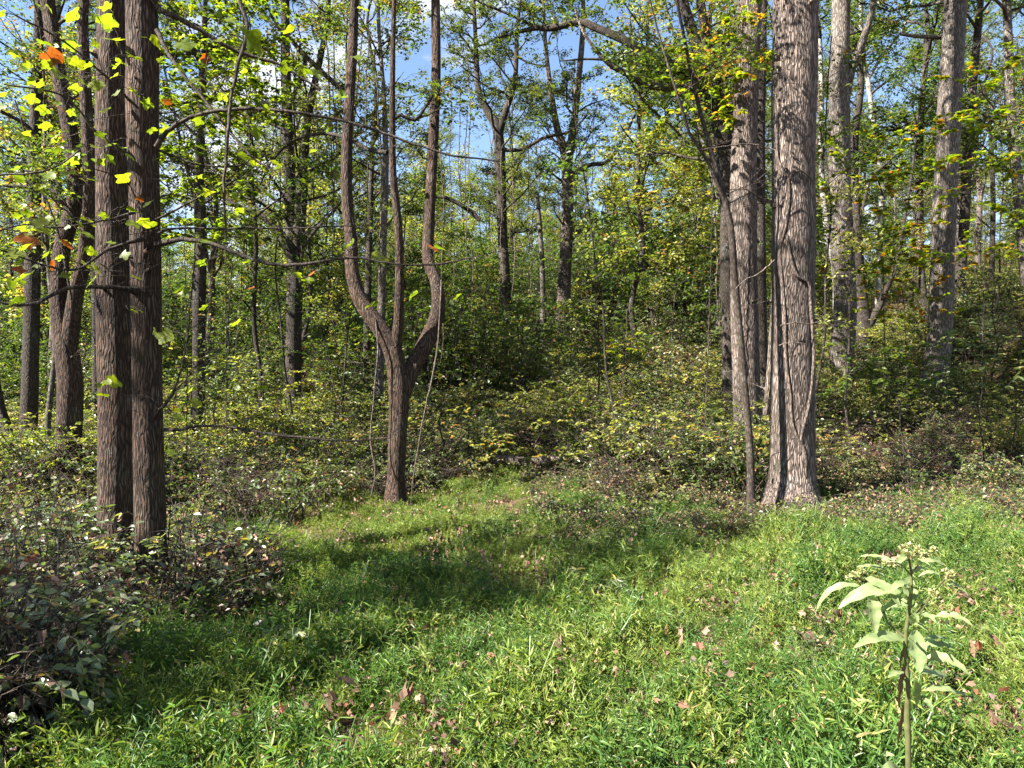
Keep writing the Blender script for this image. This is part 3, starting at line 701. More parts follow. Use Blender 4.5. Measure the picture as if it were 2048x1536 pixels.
# ------------------------------------------------------------------ instanced stuff
def scatter(name, protos, pts, rot, scl, pid):
    c = bpy.data.collections.new(name + '_kinds')
    for i, me in enumerate(protos):
        o = bpy.data.objects.new('%s_kind_%02d' % (name, i), me); c.objects.link(o)
    me = bpy.data.meshes.new(name)
    n = len(pts)
    me.vertices.add(n); me.vertices.foreach_set('co', np.asarray(pts, np.float32).ravel())
    a = me.attributes.new('rot', 'FLOAT_VECTOR', 'POINT'); a.data.foreach_set('vector', np.asarray(rot, np.float32).ravel())
    a = me.attributes.new('scl', 'FLOAT_VECTOR', 'POINT'); a.data.foreach_set('vector', np.asarray(scl, np.float32).ravel())
    a = me.attributes.new('pid', 'INT', 'POINT'); a.data.foreach_set('value', np.asarray(pid, np.int32))
    o = bpy.data.objects.new(name, me); COL.objects.link(o)
    g = bpy.data.node_groups.new(name, 'GeometryNodeTree')
    g.interface.new_socket('Geometry', in_out='INPUT', socket_type='NodeSocketGeometry')
    g.interface.new_socket('Geometry', in_out='OUTPUT', socket_type='NodeSocketGeometry')
    n_ = g.nodes.new
    gi = n_('NodeGroupInput'); go = n_('NodeGroupOutput'); ci = n_('GeometryNodeCollectionInfo'); ip = n_('GeometryNodeInstanceOnPoints')
    ci.inputs['Collection'].default_value = c; ci.inputs['Separate Children'].default_value = True; ci.inputs['Reset Children'].default_value = True
    def at(nm, ty):
        q = n_('GeometryNodeInputNamedAttribute'); q.data_type = ty; q.inputs['Name'].default_value = nm; return q.outputs['Attribute']
    ip.inputs['Pick Instance'].default_value = True
    l = g.links.new
    l(gi.outputs[0], ip.inputs['Points']); l(ci.outputs[0], ip.inputs['Instance']); l(at('pid', 'INT'), ip.inputs['Instance Index'])
    l(at('rot', 'FLOAT_VECTOR'), ip.inputs['Rotation']); l(at('scl', 'FLOAT_VECTOR'), ip.inputs['Scale']); l(ip.outputs[0], go.inputs[0])
    md = o.modifiers.new('scatter', 'NODES'); md.node_group = g
    return tag(o, kind='stuff')

def rots(n, tilt=.12): return np.stack((rng.normal(0, tilt, n), rng.normal(0, tilt, n), rng.uniform(0, 6.28, n)), 1)

# far wood
def merged(k):
    a, b = KINDS[k]
    return a, b
far = []
ny = 340
y = 50 + 75 * rng.random(ny) ** 1.0; x = rng.uniform(-.85, .85, ny) * y
fr_ = rots(ny, .02); fs = np.repeat(rng.uniform(.65, 1.05, ny)[:, None], 3, 1); fk = rng.choice([0, 1, 2, 3, 4, 4, 4, 2, 2], ny)
protos = []
for a, b in KINDS: protos += [a, b]
pts = np.stack((x, y, hgt(x, y)), 1)
o = scatter('far_woods', protos, np.concatenate((pts, pts)), np.concatenate((fr_, fr_)), np.concatenate((fs, fs)), np.concatenate((fk * 2, fk * 2 + 1)))
tag(o, 'mass of trees covering the far hillside')
#@@UNDER
# ------------------------------------------------------------------ undergrowth
def shrub_mesh(seed, h, spread, nst, nlv, leaf, mat, tmpl=LEAF_OV, dead=0.0, flat=.5, twigs=True):
    global rng
    keep = rng; rng = np.random.default_rng(seed)
    m_ = MB(); SG = 6; t = np.linspace(0, 1, SG)
    a = rng.uniform(0, 2 * PI, nst); out = rng.uniform(.2, 1, nst) * spread; hh = h * rng.uniform(.5, 1, nst)
    st = np.stack((rng.normal(0, spread * .15, nst), rng.normal(0, spread * .15, nst), np.full(nst, -.05)), 1)
    p = st[:, None] + np.stack((np.cos(a)[:, None] * out[:, None] * t ** 1.6, np.sin(a)[:, None] * out[:, None] * t ** 1.6, hh[:, None] * (t * 1.25 - .3 * t ** 2.5)), -1)
    p += rng.normal(0, .02, p.shape).cumsum(1) * t[None, :, None]
    tubes(m_, p, (.004 + .004 * h) * (1 - .75 * t)[None] * np.ones((nst, 1)), 4, 0)
    # side twigs
    nt_ = nst * 5
    k = rng.integers(0, nst, nt_); s = rng.uniform(.3, 1, nt_); ii = np.clip((s * (SG - 1)).astype(int), 0, SG - 2); fr = s * (SG - 1) - ii
    q0 = p[k, ii] * (1 - fr)[:, None] + p[k, ii + 1] * fr[:, None]
    d = rnd_dir(nt_, -.1, .5); l = rng.uniform(.12, .38, nt_) * max(h, .6)
    t4 = np.linspace(0, 1, 4)
    q = q0[:, None] + d[:, None] * t4[None, :, None] * l[:, None, None]; q[:, :, 2] -= t4[None] ** 2 * l[:, None] * .3
    tubes(m_, q, np.full((nt_, 1), .0025) * (1 - .6 * t4)[None] * (1 + h * .3), 3, 0)
    k = rng.integers(0, nt_, nlv); s = rng.uniform(.1, 1.05, nlv); ii = np.clip((s * 3).astype(int), 0, 2); fr = s * 3 - ii
    pos = q[k, ii] * (1 - fr)[:, None] + q[k, ii + 1] * fr[:, None] + rng.normal(0, .012, (nlv, 3))
    dd = d[k] + rnd_dir(nlv, -.6, .1) * .9
    tint = np.clip(rng.beta(2.2, 2.4, nlv) + rng.normal(0, .15, nt_)[k], 0, 1)
    isd = rng.random(nlv) < dead
    up_ = rnd_up(nlv, flat)
    leaves(m_, pos[~isd], dd[~isd], up_[~isd], leaf * rng.uniform(.55, 1.3, (~isd).sum()), tmpl, 1, tint[~isd], curl=.1)
    if isd.any(): leaves(m_, pos[isd], rnd_dir(isd.sum(), -1, 0), rnd_up(isd.sum(), 1.5), leaf * rng.uniform(.5, 1.0, isd.sum()), tmpl, 2, tint[isd], curl=.5)
    me = m_.mesh('shrub_kind', [TWIG, mat, L_DEAD])
    rng = keep
    return me
SH = [
    shrub_mesh(21, .45, .35, 12, 340, .048, L_SHRUB, dead=.1, flat=.8),        # 0 low weeds
    shrub_mesh(22, .9, .6, 14, 700, .055, L_SHRUB, dead=.06, flat=.8),         # 1
    shrub_mesh(23, 1.4, .9, 16, 1000, .058, L_YEL, dead=.04, flat=.7),         # 2
    shrub_mesh(24, 1.1, .8, 18, 480, .05, L_GREEN, dead=.14, flat=.9),         # 3
    shrub_mesh(25, 2.0, 1.0, 14, 1250, .068, L_SHRUB, dead=.03, flat=.8),      # 4
    shrub_mesh(26, .9, .9, 30, 110, .05, L_DEAD, dead=.6),                     # 5 twiggy brush
    shrub_mesh(27, .35, .4, 14, 320, .042, L_YEL, dead=.1, flat=.8),           # 6 low yellowish
    shrub_mesh(28, 3.2, 1.5, 14, 1700, .085, L_GREEN, dead=.02, flat=.8),      # 7 tall
]
EDX = np.array([-30, -7, -3.6, -1.7, -.3, .4, 1.1, 1.8, 3.5, 6.4, 30]); EDY = np.array([9.8, 9.8, 10.3, 11.6, 13.2, 13.4, 11.0, 9.5, 9.2, 9.5, 9.8])
def edge(x): return np.interp(x, EDX, EDY)
NU = 6400
yy = np.concatenate((9 + 14 * rng.random(NU // 2 + 700), 22 + 40 * rng.random(NU // 2 - 700) ** .9)); xx = rng.uniform(-.85, .85, len(yy)) * yy
ok = yy > edge(xx) + rng.normal(.2, .35, len(yy))
bank = (xx / yy > .42) & (yy < 13.2)
ok &= ~(bank & (rng.random(len(yy)) < .55))
xx = xx[ok]; yy = yy[ok]
n = len(xx)
dep = yy - edge(xx)
pid = np.empty(n, int)
r_ = rng.random(n)
noise = np.sin(xx * .9 + 1.3) * np.cos(yy * .8) + .5 * np.sin(xx * 2.2 + yy)
for i in range(n):
    if dep[i] < 1.2: w = [.36, .14, 0, .05, 0, .15, .30, 0]
    elif dep[i] < 4: w = [.28, .2, .07, .12, .0, .17, .16, 0]
    elif yy[i] < 18 or xx[i] / yy[i] > .3: w = [.22, .24, .2, .14, .03, .08, .09, 0]
    elif yy[i] < 26: w = [.1, .22, .16, .22, .13, .1, .02, .05]
    else: w = [.0, .1, .14, .16, .28, .02, 0, .30]
    pid[i] = rng.choice(8, p=np.array(w) / sum(w))
sc = rng.uniform(.6, 1.15, n) * np.where(yy > 28, 1.45, 1.0)
sc *= np.where((xx / yy > .38) & (yy < 17), .75, 1)
o = scatter('undergrowth', SH, np.stack((xx, yy, hgt(xx, yy)), 1), rots(n, .1), np.repeat(sc[:, None], 3, 1), pid)
tag(o, 'tangled leafy undergrowth covering the forest floor')

# grass of the clearing
def grass_mesh(seed, h, nst, per, rad, leaf, mat=None):
    global rng
    keep = rng; rng = np.random.default_rng(seed)
    m_ = MB(); SG = 5; t = np.linspace(0, 1, SG)
    a = rng.uniform(0, 2 * PI, nst); rr = rad * np.sqrt(rng.random(nst)); hh = h * rng.uniform(.45, 1.1, nst)
    st = np.stack((np.cos(a) * rr, np.sin(a) * rr, np.full(nst, -.02)), 1)
    b = rng.uniform(0, 2 * PI, nst); o_ = rng.uniform(.1, .6, nst) * h
    p = st[:, None] + np.stack((np.cos(b)[:, None] * o_[:, None] * t ** 1.8, np.sin(b)[:, None] * o_[:, None] * t ** 1.8, hh[:, None] * t), -1)
    tubes(m_, p, np.full((nst, SG), .0013), 3, 0)
    n = nst * per
    k = np.repeat(np.arange(nst), per); s = rng.uniform(.12, 1.0, n); ii = np.clip((s * (SG - 1)).astype(int), 0, SG - 2); fr = s * (SG - 1) - ii
    pos = p[k, ii] * (1 - fr)[:, None] + p[k, ii + 1] * fr[:, None]
    d = rnd_dir(n, .1, .97)
    tint = np.clip(rng.beta(2.2, 2.4, n) + rng.normal(0, .12, nst)[k], 0, 1)
    leaves(m_, pos, d, rnd_up(n, .45), leaf * rng.uniform(.6, 1.25, n), LEAF_LAN, 0, tint, curl=.18)
    me = m_.mesh('grass_kind', [mat or L_GRASS], smooth=())
    rng = keep
    return me
GR = [grass_mesh(31, .23, 30, 12, .15, .038), grass_mesh(32, .18, 32, 11, .17, .034), grass_mesh(33, .34, 18, 15, .12, .046), grass_mesh(34, .12, 34, 9, .17, .03), grass_mesh(35, .24, 26, 12, .14, .04)]
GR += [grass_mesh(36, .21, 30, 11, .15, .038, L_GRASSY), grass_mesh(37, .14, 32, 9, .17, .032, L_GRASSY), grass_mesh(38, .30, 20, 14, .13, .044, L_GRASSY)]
def bramble_zone(x, y):
    """the tangle round the twin trunks and along the left side"""
    d1 = ((x + 3.25) / 1.25) ** 2 + ((y - 6.0) / 1.3) ** 2
    d2 = (x < -.56 * y - .15) & (y < 9.5)
    return (d1 < 1) | d2
NG = 18000
y = 1.9 + 12.5 * rng.random(NG) ** .85; x = rng.uniform(-.78, .8, NG) * (y + .3)
dens = np.where(y < 5, 1, .8)
ok = (y < edge(x) + rng.normal(.1, .3, NG)) & (rng.random(NG) < dens)
bz = bramble_zone(x, y); ok &= ~(bz & (rng.random(NG) < .72))
# thin, littered patches
pn = np.sin(x * 1.7 + 2) * np.cos(y * 1.9 + x) + .6 * np.sin(x * 4.1 + y * 3.3)
ok &= ~((pn > .7) & (rng.random(NG) < .78))
pn2 = np.sin(x * 5.3 - y * 2.2) * np.sin(y * 6.1 + x * 3); ok &= ~((pn2 > .55) & (rng.random(NG) < .5))
weedy = (x > .4) & (y > 7.6); ok &= ~(weedy & (rng.random(NG) < .45))
x = x[ok]; y = y[ok]; n = len(x)
pn = pn[ok]
sc = rng.uniform(.6, 1.15, n) * (1 - .18 * np.clip(pn, 0, 1)) * (1 + .25 * np.sin(x * 3.1 + y * 1.3) * np.cos(y * 2.7 - x) + .2 * np.sin(x * 7.3 - y * 5.1))
yl = .43 + .28 * np.sin(x * 1.1 + .6) * np.cos(y * .9 + 1.0) + .22 * np.sin(x * 2.9 - y * 1.7) + .12 * (x > 0)
sc *= 1 - .25 * np.clip((y - 6.5) / 4, 0, 1)
yl_sunlit_left = .35 * ((x < .5) & (y > 7))  # more of the lighter yellow grass, imitating the sunlit strip at back left
gp = np.where(rng.random(n) < yl + yl_sunlit_left, rng.integers(5, 8, n), rng.integers(0, 5, n))
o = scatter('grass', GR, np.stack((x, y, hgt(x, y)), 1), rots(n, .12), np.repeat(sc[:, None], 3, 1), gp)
tag(o, 'bright green stilt grass carpeting the clearing')

# low weeds in the grass and the tangle on the left
n = 3000
y = 3 + 10 * rng.random(n); x = rng.uniform(-.78, .8, n) * y
inb = bramble_zone(x, y); weedy = (x > .2) & (y > 7.2) & (y < edge(x) + .8)
ok = (inb & (rng.random(n) < .62)) | (weedy & (rng.random(n) < .85)) | (rng.random(n) < .16)
ok &= (y > 3.2)
ok &= ~((y > 5.0) & (y < 6.75) & (np.abs(x + 2.9) < .75) & (rng.random(n) < .85))
weedy = weedy[ok]; x = x[ok]; y = y[ok]; n = len(x)
BR = [shrub_mesh(41, .75, .5, 12, 130, .07, L_PALE, dead=.25, flat=.8), shrub_mesh(42, .6, .6, 22, 110, .055, L_SHRUB, dead=.5), shrub_mesh(43, 1.1, .6, 12, 190, .068, L_PALE, dead=.2, flat=.8), shrub_mesh(44, .3, .3, 9, 130, .036, L_YEL, dead=.15, flat=.9), shrub_mesh(45, .42, .3, 7, 150, .042, L_SHRUB, dead=.2, flat=.9)]
pidb = np.where(bramble_zone(x, y), rng.integers(0, 3, n), rng.integers(3, 5, n))
o = scatter('brambles', BR, np.stack((x, y, hgt(x, y)), 1), rots(n, .15), np.repeat((rng.uniform(.55, 1.1, n) * np.where(bramble_zone(x, y), 1.0, np.where(weedy, 1.0, .6)))[:, None], 3, 1), pidb)
tag(o, 'tangle of brambles, bare stems and withered leaves round the twin trunks')

# fallen leaves
def dead_leaf(seed):
    global rng
    keep = rng; rng = np.random.default_rng(seed)
    m_ = MB()
    k = 7
    leaves(m_, np.stack((rng.normal(0, .1, k), rng.normal(0, .1, k), rng.uniform(.01, .05, k)), 1), rnd_dir(k, -.1, .3), rnd_up(k, .5), .06 * rng.uniform(.5, 1.2, k), LEAF_LOBE, 0, rng.random(k), curl=.8)
    me = m_.mesh('fallen_kind', [L_DEAD], smooth=())
    rng = keep
    return me
DL = [dead_leaf(s) for s in (51, 52, 53, 54)]
n = 9000
y = 2 + 20 * rng.random(n); x = rng.uniform(-.8, .8, n) * y
ok = (y > edge(x)) | bramble_zone(x, y) | (rng.random(n) < .36)
x = x[ok]; y = y[ok]; n = len(x)
ongrass = (y < edge(x)) & ~bramble_zone(x, y)
z = hgt(x, y) + np.where(ongrass, rng.uniform(.02, .16, n), .0)
o = scatter('fallen_leaves', DL, np.stack((x, y, z), 1), rots(n, .3), np.repeat((rng.uniform(.6, 1.1, n) * np.where(ongrass, .72, 1.0))[:, None], 3, 1), rng.integers(0, 4, n))
tag(o, 'brown and red fallen leaves lying in the grass and on the forest floor')
#@@DETAIL
# ------------------------------------------------------------------ side branches of the front twin trunk and its large lobed leaves
B = TREE['B']
net = []
def bb(seq, d, depth=None, mat=TWIG, root=None):
    p, r = branch(root or B, seq, d, mat=mat, depth=depth, k=7, step=.06, wob=.003)
    net.append(p); return p
bb([(314, 292, 12), (335, 262, 9), (380, 236, 8), (440, 222, 8), (520, 218, 7), (600, 226, 6), (700, 245, 6), (800, 278, 5), (900, 310, 4), (1000, 322, 3)], 6.5, np.linspace(0, -.5, 10))
bb([(314, 490, 14), (345, 482, 10), (380, 480, 9), (430, 490, 8), (480, 510, 8), (530, 526, 8), (590, 530, 7), (700, 515, 5), (760, 524, 4), (850, 531, 4), (945, 515, 3)], 6.5, np.linspace(0, -.6, 11))
bb([(276, 585, 16), (262, 580, 12), (240, 576, 9), (170, 573, 8), (120, 582, 8), (80, 604, 7), (40, 610, 6), (-20, 600, 4)], 6.5, np.linspace(0, -.5, 8))
bb([(320, 861, 9), (360, 858, 6), (400, 853, 6), (450, 853, 5), (540, 868, 5), (620, 877, 5), (700, 882, 4), (780, 876, 3)], 6.6, np.linspace(0, -.5, 8))
bb([(312, 468, 7), (335, 457, 5), (400, 457, 4), (480, 457, 4), (600, 456, 3), (700, 452, 3), (770, 468, 2)], 6.5, np.linspace(0, .3, 7))
bb([(308, -10, 16), (318, 20, 14), (345, 30, 11), (400, 60, 10), (440, 85, 8), (480, 105, 8), (560, 130, 6), (640, 180, 4)], 6.5, np.linspace(0, .4, 8))
bb([(475, -10, 9), (495, 55, 8), (482, 110, 8), (465, 180, 7), (458, 250, 7), (450, 340, 6), (448, 400, 5), (453, 480, 3)], 6.3, np.linspace(0, -.2, 8))
bb([(314, 60, 10), (345, 120, 8), (400, 190, 6), (450, 250, 5), (500, 310, 4), (560, 350, 2)], 6.5, np.linspace(0, -.3, 6))
bb([(262, 205, 6), (220, 160, 5), (150, 100, 4), (90, 60, 4), (30, 30, 3)], 6.5, np.linspace(0, -.7, 5))
bb([(262, 310, 6), (200, 270, 5), (140, 200, 4), (90, 180, 4), (10, 170, 3)], 6.5, np.linspace(0, -.6, 5))
bb([(290, 478, 9), (220, 497, 6), (150, 540, 5), (60, 520, 4), (-10, 495, 3)], 6.4, np.linspace(0, -.6, 5))
bb([(270, 425, 6), (200, 442, 4), (120, 455, 4), (40, 450, 3), (-20, 470, 3)], 6.4, np.linspace(0, -.8, 5))
bb([(-20, 350, 4), (60, 347, 4), (110, 335, 3), (160, 300, 3)], 5.8)
bb([(318, 820, 5), (345, 790, 4), (372, 690, 3), (382, 600, 3), (390, 520, 2)], 6.3, np.linspace(0, -.4, 5))
bb([(312, 440, 5), (380, 405, 4), (440, 370, 3), (500, 320, 2)], 6.4)
bb([(318, 300, 5), (400, 330, 4), (480, 330, 3), (560, 300, 2)], 6.6)

def tulip(seed):
    g = np.random.default_rng(seed)
    o = [(0, 0), (.14, -.02), (.36, .06), (.50, .22), (.42, .34), (.33, .46), (.40, .58), (.44, .80), (.30, .92), (.12, .86), (0, .80)]
    o = [(x * g.uniform(.92, 1.08), y + g.normal(0, .015)) for x, y in o]
    ring = o + [(-x * g.uniform(.93, 1.07), y) for x, y in o[-2:0:-1]]
    v = [(0, -.45, -.16 + g.normal(0, .05)), (.012, -.2, -.04), (-.012, -.2, -.04)]
    c1, c2, c3 = g.normal(0, .12), g.uniform(.05, .3), g.normal(0, .08)
    zf = lambda x, y: c2 * abs(x) * .8 - .22 * y * y + c1 * x * y + c3 * math.sin(9 * x + 5 * y)
    mid = [(0, .12), (0, .35), (0, .6)]
    n0 = len(v)
    v += [(x, y, zf(x, y)) for x, y in ring] + [(x, y, zf(x, y) - .02) for x, y in mid]
    nr = len(ring); m0 = n0 + nr
    f = [(0, 1, 2), (1, n0, 2)]
    for i in range(nr):
        a, b = ring[i], ring[(i + 1) % nr]
        ym = (a[1] + b[1]) / 2
        k = 0 if ym < .22 else (1 if ym < .5 else 2)
        f.append((n0 + i, n0 + (i + 1) % nr, m0 + k))
    for sgn in (0, 1):   # joins between the centres
        pass
    # close the slivers between neighbouring fan centres
    for i in range(nr):
        a, b, c = ring[i - 1], ring[i], ring[(i + 1) % nr]
        k1 = 0 if (a[1] + b[1]) / 2 < .22 else (1 if (a[1] + b[1]) / 2 < .5 else 2)
        k2 = 0 if (b[1] + c[1]) / 2 < .22 else (1 if (b[1] + c[1]) / 2 < .5 else 2)
        if k1 != k2: f.append((n0 + i, m0 + k2, m0 + k1))
    m_ = MB(); m_.add(np.array(v), np.array(f), 0, g.uniform(.35, .75))
    me = m_.mesh('lobed_leaf', [L_TULIP])
    return me
TL = [tulip(s) for s in range(60, 66)]
L_ORANGE = leaf_mat('turning_leaf', [(0, (.30, .14, .02)), (.6, (.26, .07, .015)), (1, (.14, .05, .02))], trans=.4, tgain=(1.6, 1.4, .6))
TLO = []
for me in TL[:3]:
    c = me.copy(); c.materials.clear(); c.materials.append(L_ORANGE); TLO.append(c)

def place_leaf(mesh, pos, dirv, up, size, root, name='leaf', label=None):
    d = Vector([float(c) for c in dirv]).normalized(); u = Vector([float(c) for c in up])
    x = d.cross(u).normalized(); z = x.cross(d)
    M = Matrix(((x.x, d.x, z.x, 0), (x.y, d.y, z.y, 0), (x.z, d.z, z.z, 0), (0, 0, 0, 1)))
    M = Matrix.Translation(Vector([float(c) for c in pos]) - root.location) @ M @ Matrix.Scale(size, 4)
    o = bpy.data.objects.new(name, mesh); COL.objects.link(o); o.parent = root; o.matrix_local = M
    if label: o['label'] = label
    return o

seen_leaves = [(285, 68, 34), (163, 85, 30), (235, 85, 34), (40, 86, 20), (108, 62, 24), (285, 190, 22), (135, 153, 34), (172, 160, 28), (90, 175, 30), (78, 160, 24), (243, 110, 24), (265, 112, 20), (195, 128, 20),
  (64, 85, 30), (150, 10, 30), (190, 22, 36), (15, 15, 20), (60, 0, 24), (330, 15, 20), (70, 205, 22), (30, 230, 16), (75, 238, 22), (110, 245, 22), (55, 258, 18), (15, 282, 20), (42, 330, 16), (60, 372, 20),
  (172, 315, 34), (205, 312, 18), (260, 322, 30), (250, 342, 28), (312, 320, 20), (92, 342, 30), (130, 345, 28), (240, 415, 28), (305, 400, 22), (30, 447, 36), (75, 415, 22), (110, 440, 34), (155, 460, 24), (265, 435, 36),
  (240, 443, 28), (72, 483, 30), (15, 500, 28), (45, 515, 24), (80, 540, 36), (30, 546, 28), (110, 550, 20), (195, 552, 30), (182, 495, 20), (250, 610, 26), (255, 618, 14), (30, 596, 18), (65, 600, 30),
  (590, 68, 28), (483, 35, 52), (345, 82, 34), (340, 125, 28), (410, 155, 30), (535, 100, 30), (595, 140, 36), (700, 112, 24), (705, 190, 26), (705, 15, 24), (545, 405, 26), (500, 390, 26), (430, 380, 30), (457, 380, 26), (405, 515, 24),
  (395, 480, 24), (382, 568, 26), (390, 590, 24), (380, 640, 20), (420, 605, 20), (360, 665, 30), (475, 640, 24), (505, 30, 26), (560, 130, 24), (700, 490, 30), (730, 500, 34), (860, 495, 24), (845, 580, 24), (930, 583, 22),
  (760, 608, 26), (590, 540, 22), (600, 560, 22), (510, 520, 18), (355, 900, 22), (340, 815, 22), (375, 795, 24), (352, 800, 20), (360, 835, 24), (338, 825, 24), (390, 770, 20), (490, 770, 22), (510, 775, 18), (540, 770, 26),
  (245, 762, 30), (182, 790, 22), (200, 765, 28), (310, 655, 22), (130, 295, 20), (225, 22, 22), (250, 550, 26), (670, 250, 18), (640, 300, 16), (520, 250, 24), (470, 300, 20), (350, 250, 22), (360, 330, 20), (380, 290, 18)]
orange = [(137, 100, 38), (22, 462, 38), (120, 490, 26), (105, 515, 26), (20, 530, 22), (860, 490, 22), (515, 575, 18), (105, 210, 20), (262, 395, 16), (330, 195, 18), (400, 105, 20), (640, 540, 16)]
cand = [(a, b, c, 0) for a, b, c in seen_leaves] + [(a, b, c, 1) for a, b, c in orange]
for _ in range(95):
    cand.append((rng.uniform(-20, 250), rng.uniform(0, 560), rng.uniform(14, 24), 0))
for _ in range(45):
    cand.append((rng.uniform(320, 620), rng.uniform(0, 420), rng.uniform(12, 22), 0))
nodes = np.concatenate(net)
tw = MB()
todo = []
for px, py, w, oc in cand:
    # depth: near the branch that passes closest on that line of sight
    d = float(np.clip(rng.normal(6.15, .35), 5.4, 7.0))
    todo.append((P(px, py, d), w, oc, d))
todo.sort(key=lambda q: np.min(np.sum((nodes - q[0]) ** 2, 1)))
for pos, w, oc, d in todo:
    i = np.argmin(np.sum((nodes - pos) ** 2, 1)); a = nodes[i]
    ln = np.linalg.norm(pos - a)
    t = np.linspace(0, 1, 6)[:, None]
    c = a * (1 - t) + pos * t; c[:, 2] += (np.sin(t[:, 0] * PI) * .12 * ln) * rng.uniform(-.4, 1); c[1:-1] += rng.normal(0, .03 * ln, (4, 3))
    tubes(tw, c, np.linspace(.0028, .0014, 6), 4, 0)
    nodes = np.vstack((nodes, c[2:]))
    size = w / FPX * d * rng.uniform(.95, 1.2)
    dv = rnd_dir(1, -.55, .0)[0]; up = rnd_up(1, .55)[0]; up[1] -= .25
    me = TLO[int(rng.integers(0, 3))] if oc else TL[int(rng.integers(0, 6))]
    dv = dv / np.linalg.norm(dv)
    place_leaf(me, pos + dv * size * .4, dv, up, size, B, label='orange withering leaf' if oc else None)
tag(tw.build('twigs', [TWIG], B), kind='stuff')
B['label'] = C_INFO['B'][0]

# ------------------------------------------------------------------ vines on the thickest trunk
def on_trunk(seq, c, w, d, root, name='vine', mat=VINE, lift=.5):
    pts = []; rad = []
    for px, py, vw in seq:
        Rr = w / FPX * d / 2; dx = (px - c) / FPX * d
        dx = max(-Rr * .97, min(Rr * .97, dx))
        r = vw / FPX * d / 2
        dd = d - math.sqrt(max(0, (Rr * 1.035) ** 2 - dx * dx)) - r * lift
        pts.append(P(c + (px - c) * dd / d * 1.0, py, dd)); rad.append(r)
        pts[-1][0] = (c - 1024) / FPX * d + dx
    p, r = catmull(np.array(pts), np.array(rad), .04)
    m_ = MB(); tubes(m_, p, r, 8, 0, .5, lump=.12)
    return m_, p
q = TREE['Q']
v = empty('climbing_vine', (q.location.x, 8.6, q.location.z), 'brown woody vine whose two stems cross and climb the thickest sunlit trunk', 'vine')
for seq in ([(1583, 1030, 7), (1588, 1009, 6), (1592, 981, 6), (1594, 922, 6), (1588, 893, 6), (1573, 864, 6), (1567, 828, 5), (1566, 790, 5), (1560, 732, 5), (1558, 688, 5), (1557, 629, 5), (1553, 560, 5), (1550, 500, 5), (1557, 461, 5), (1563, 410, 5), (1563, 360, 4), (1553, 335, 4), (1547, 308, 4), (1546, 230, 3)],
            [(1583, 882, 6), (1590, 850, 6), (1598, 823, 6), (1607, 776, 6), (1613, 717, 6), (1611, 673, 6), (1604, 600, 6), (1601, 568, 6), (1577, 551, 7), (1567, 520, 7), (1560, 470, 6)],
            [(1565, 358, 4), (1568, 350, 4), (1584, 342, 4), (1601, 352, 3), (1611, 362, 3)]):
    m_, p = on_trunk(seq, 1585, 84, 9.0, q)
    m_.build('stem', [VINE], v)
for seq in ([(1560, 652, 3), (1590, 645, 3), (1615, 648, 2), (1640, 644, 2)], [(1558, 692, 3), (1580, 684, 2), (1612, 688, 2)], [(1550, 520, 3), (1520, 545, 3), (1490, 560, 2), (1470, 580, 2)], [(1550, 300, 3), (1500, 288, 3), (1440, 294, 2), (1400, 300, 2)]):
    pts = np.array([P(a, b, 8.45) for a, b, c in seq]); p, r = catmull(pts, [c / FPX * 8.6 / 2 for a, b, c in seq], .04)
    m_ = MB(); tubes(m_, p + rng.normal(0, .003, p.shape), r, 5); m_.build('tendril', [VINE], v)

def free_vine(pts, w, label, group=None, name='hanging_vine', step=.12, wob=.01, mat=VINE, leafy=0):
    p, r = catmull(np.array(pts), np.linspace(w, w * .75, len(pts)), step)
    p = p + np.cumsum(rng.normal(0, wob, p.shape), 0) * .5
    m_ = MB(); tubes(m_, p, r, 6, 0, .5, lump=.08)
    if leafy:
        k = rng.integers(0, len(p), leafy)
        leaves(m_, p[k] + rng.normal(0, .05, (leafy, 3)), rnd_dir(leafy, -.8, .1), rnd_up(leafy, .6), .07 * rng.uniform(.7, 1.2, leafy), LEAF_OV, 1)
    o = m_.build(name, [mat, L_OLIVE], origin=tuple(p[-1]))
    return tag(o, label, 'vine', group)
free_vine([P(882, 560, 10.8), P(873, 690, 10.7), P(860, 760, 10.6), P(845, 830, 10.6), P(832, 900, 10.6), P(822, 960, 10.5), P(818, 1005, 10.5)], .012, 'slack rope-like vine hanging from the right limb of the Y-shaped tree to the ground')
free_vine([P(752, 640, 10.9), P(757, 700, 10.8), P(748, 800, 10.8), P(742, 870, 10.8), P(752, 940, 10.7), P(744, 990, 10.6)], .011, 'crooked vine hanging on the left side of the Y-shaped tree')
free_vine([P(880, 300, 12), P(885, 420, 12), P(880, 560, 12), P(884, 640, 12), P(880, 720, 12)], .009, 'thin straight vine hanging just right of the Y-shaped tree')
vs = [(905, 170, 480, 25), (915, 150, 400, 25), (928, 120, 520, 24), (938, 200, 460, 26), (870, 200, 350, 25), (1000, 300, 560, 25), (1016, 200, 600, 25), (1024, 250, 480, 25), (985, 260, 500, 25), (1160, 300, 560, 27), (1172, 250, 620, 27), (1186, 220, 480, 27), (1150, 200, 420, 27), (1095, 120, 300, 27),
      (545, 100, 430, 17), (560, 60, 380, 17), (640, 100, 420, 17.5), (655, 80, 330, 17), (670, 60, 460, 16.5), (612, 150, 560, 17.4), (520, 180, 480, 17), (480, 420, 760, 16), (735, 60, 420, 14), (748, 100, 500, 14), (662, 300, 640, 16), (1430, 420, 640, 15), (1635, 120, 520, 18), (1208, 380, 620, 30), (905, 480, 700, 22), (945, 500, 720, 22), (1062, 300, 700, 26)]
near_tree = [(905, 'the vine-draped V-forked tree'), (1160, 'the brown forked tree'), (560, 'the double-stemmed tree'), (740, 'the Y-shaped tree'), (1430, 'the forking tree with long crooked limbs'), (1635, 'the thickest trunk')]
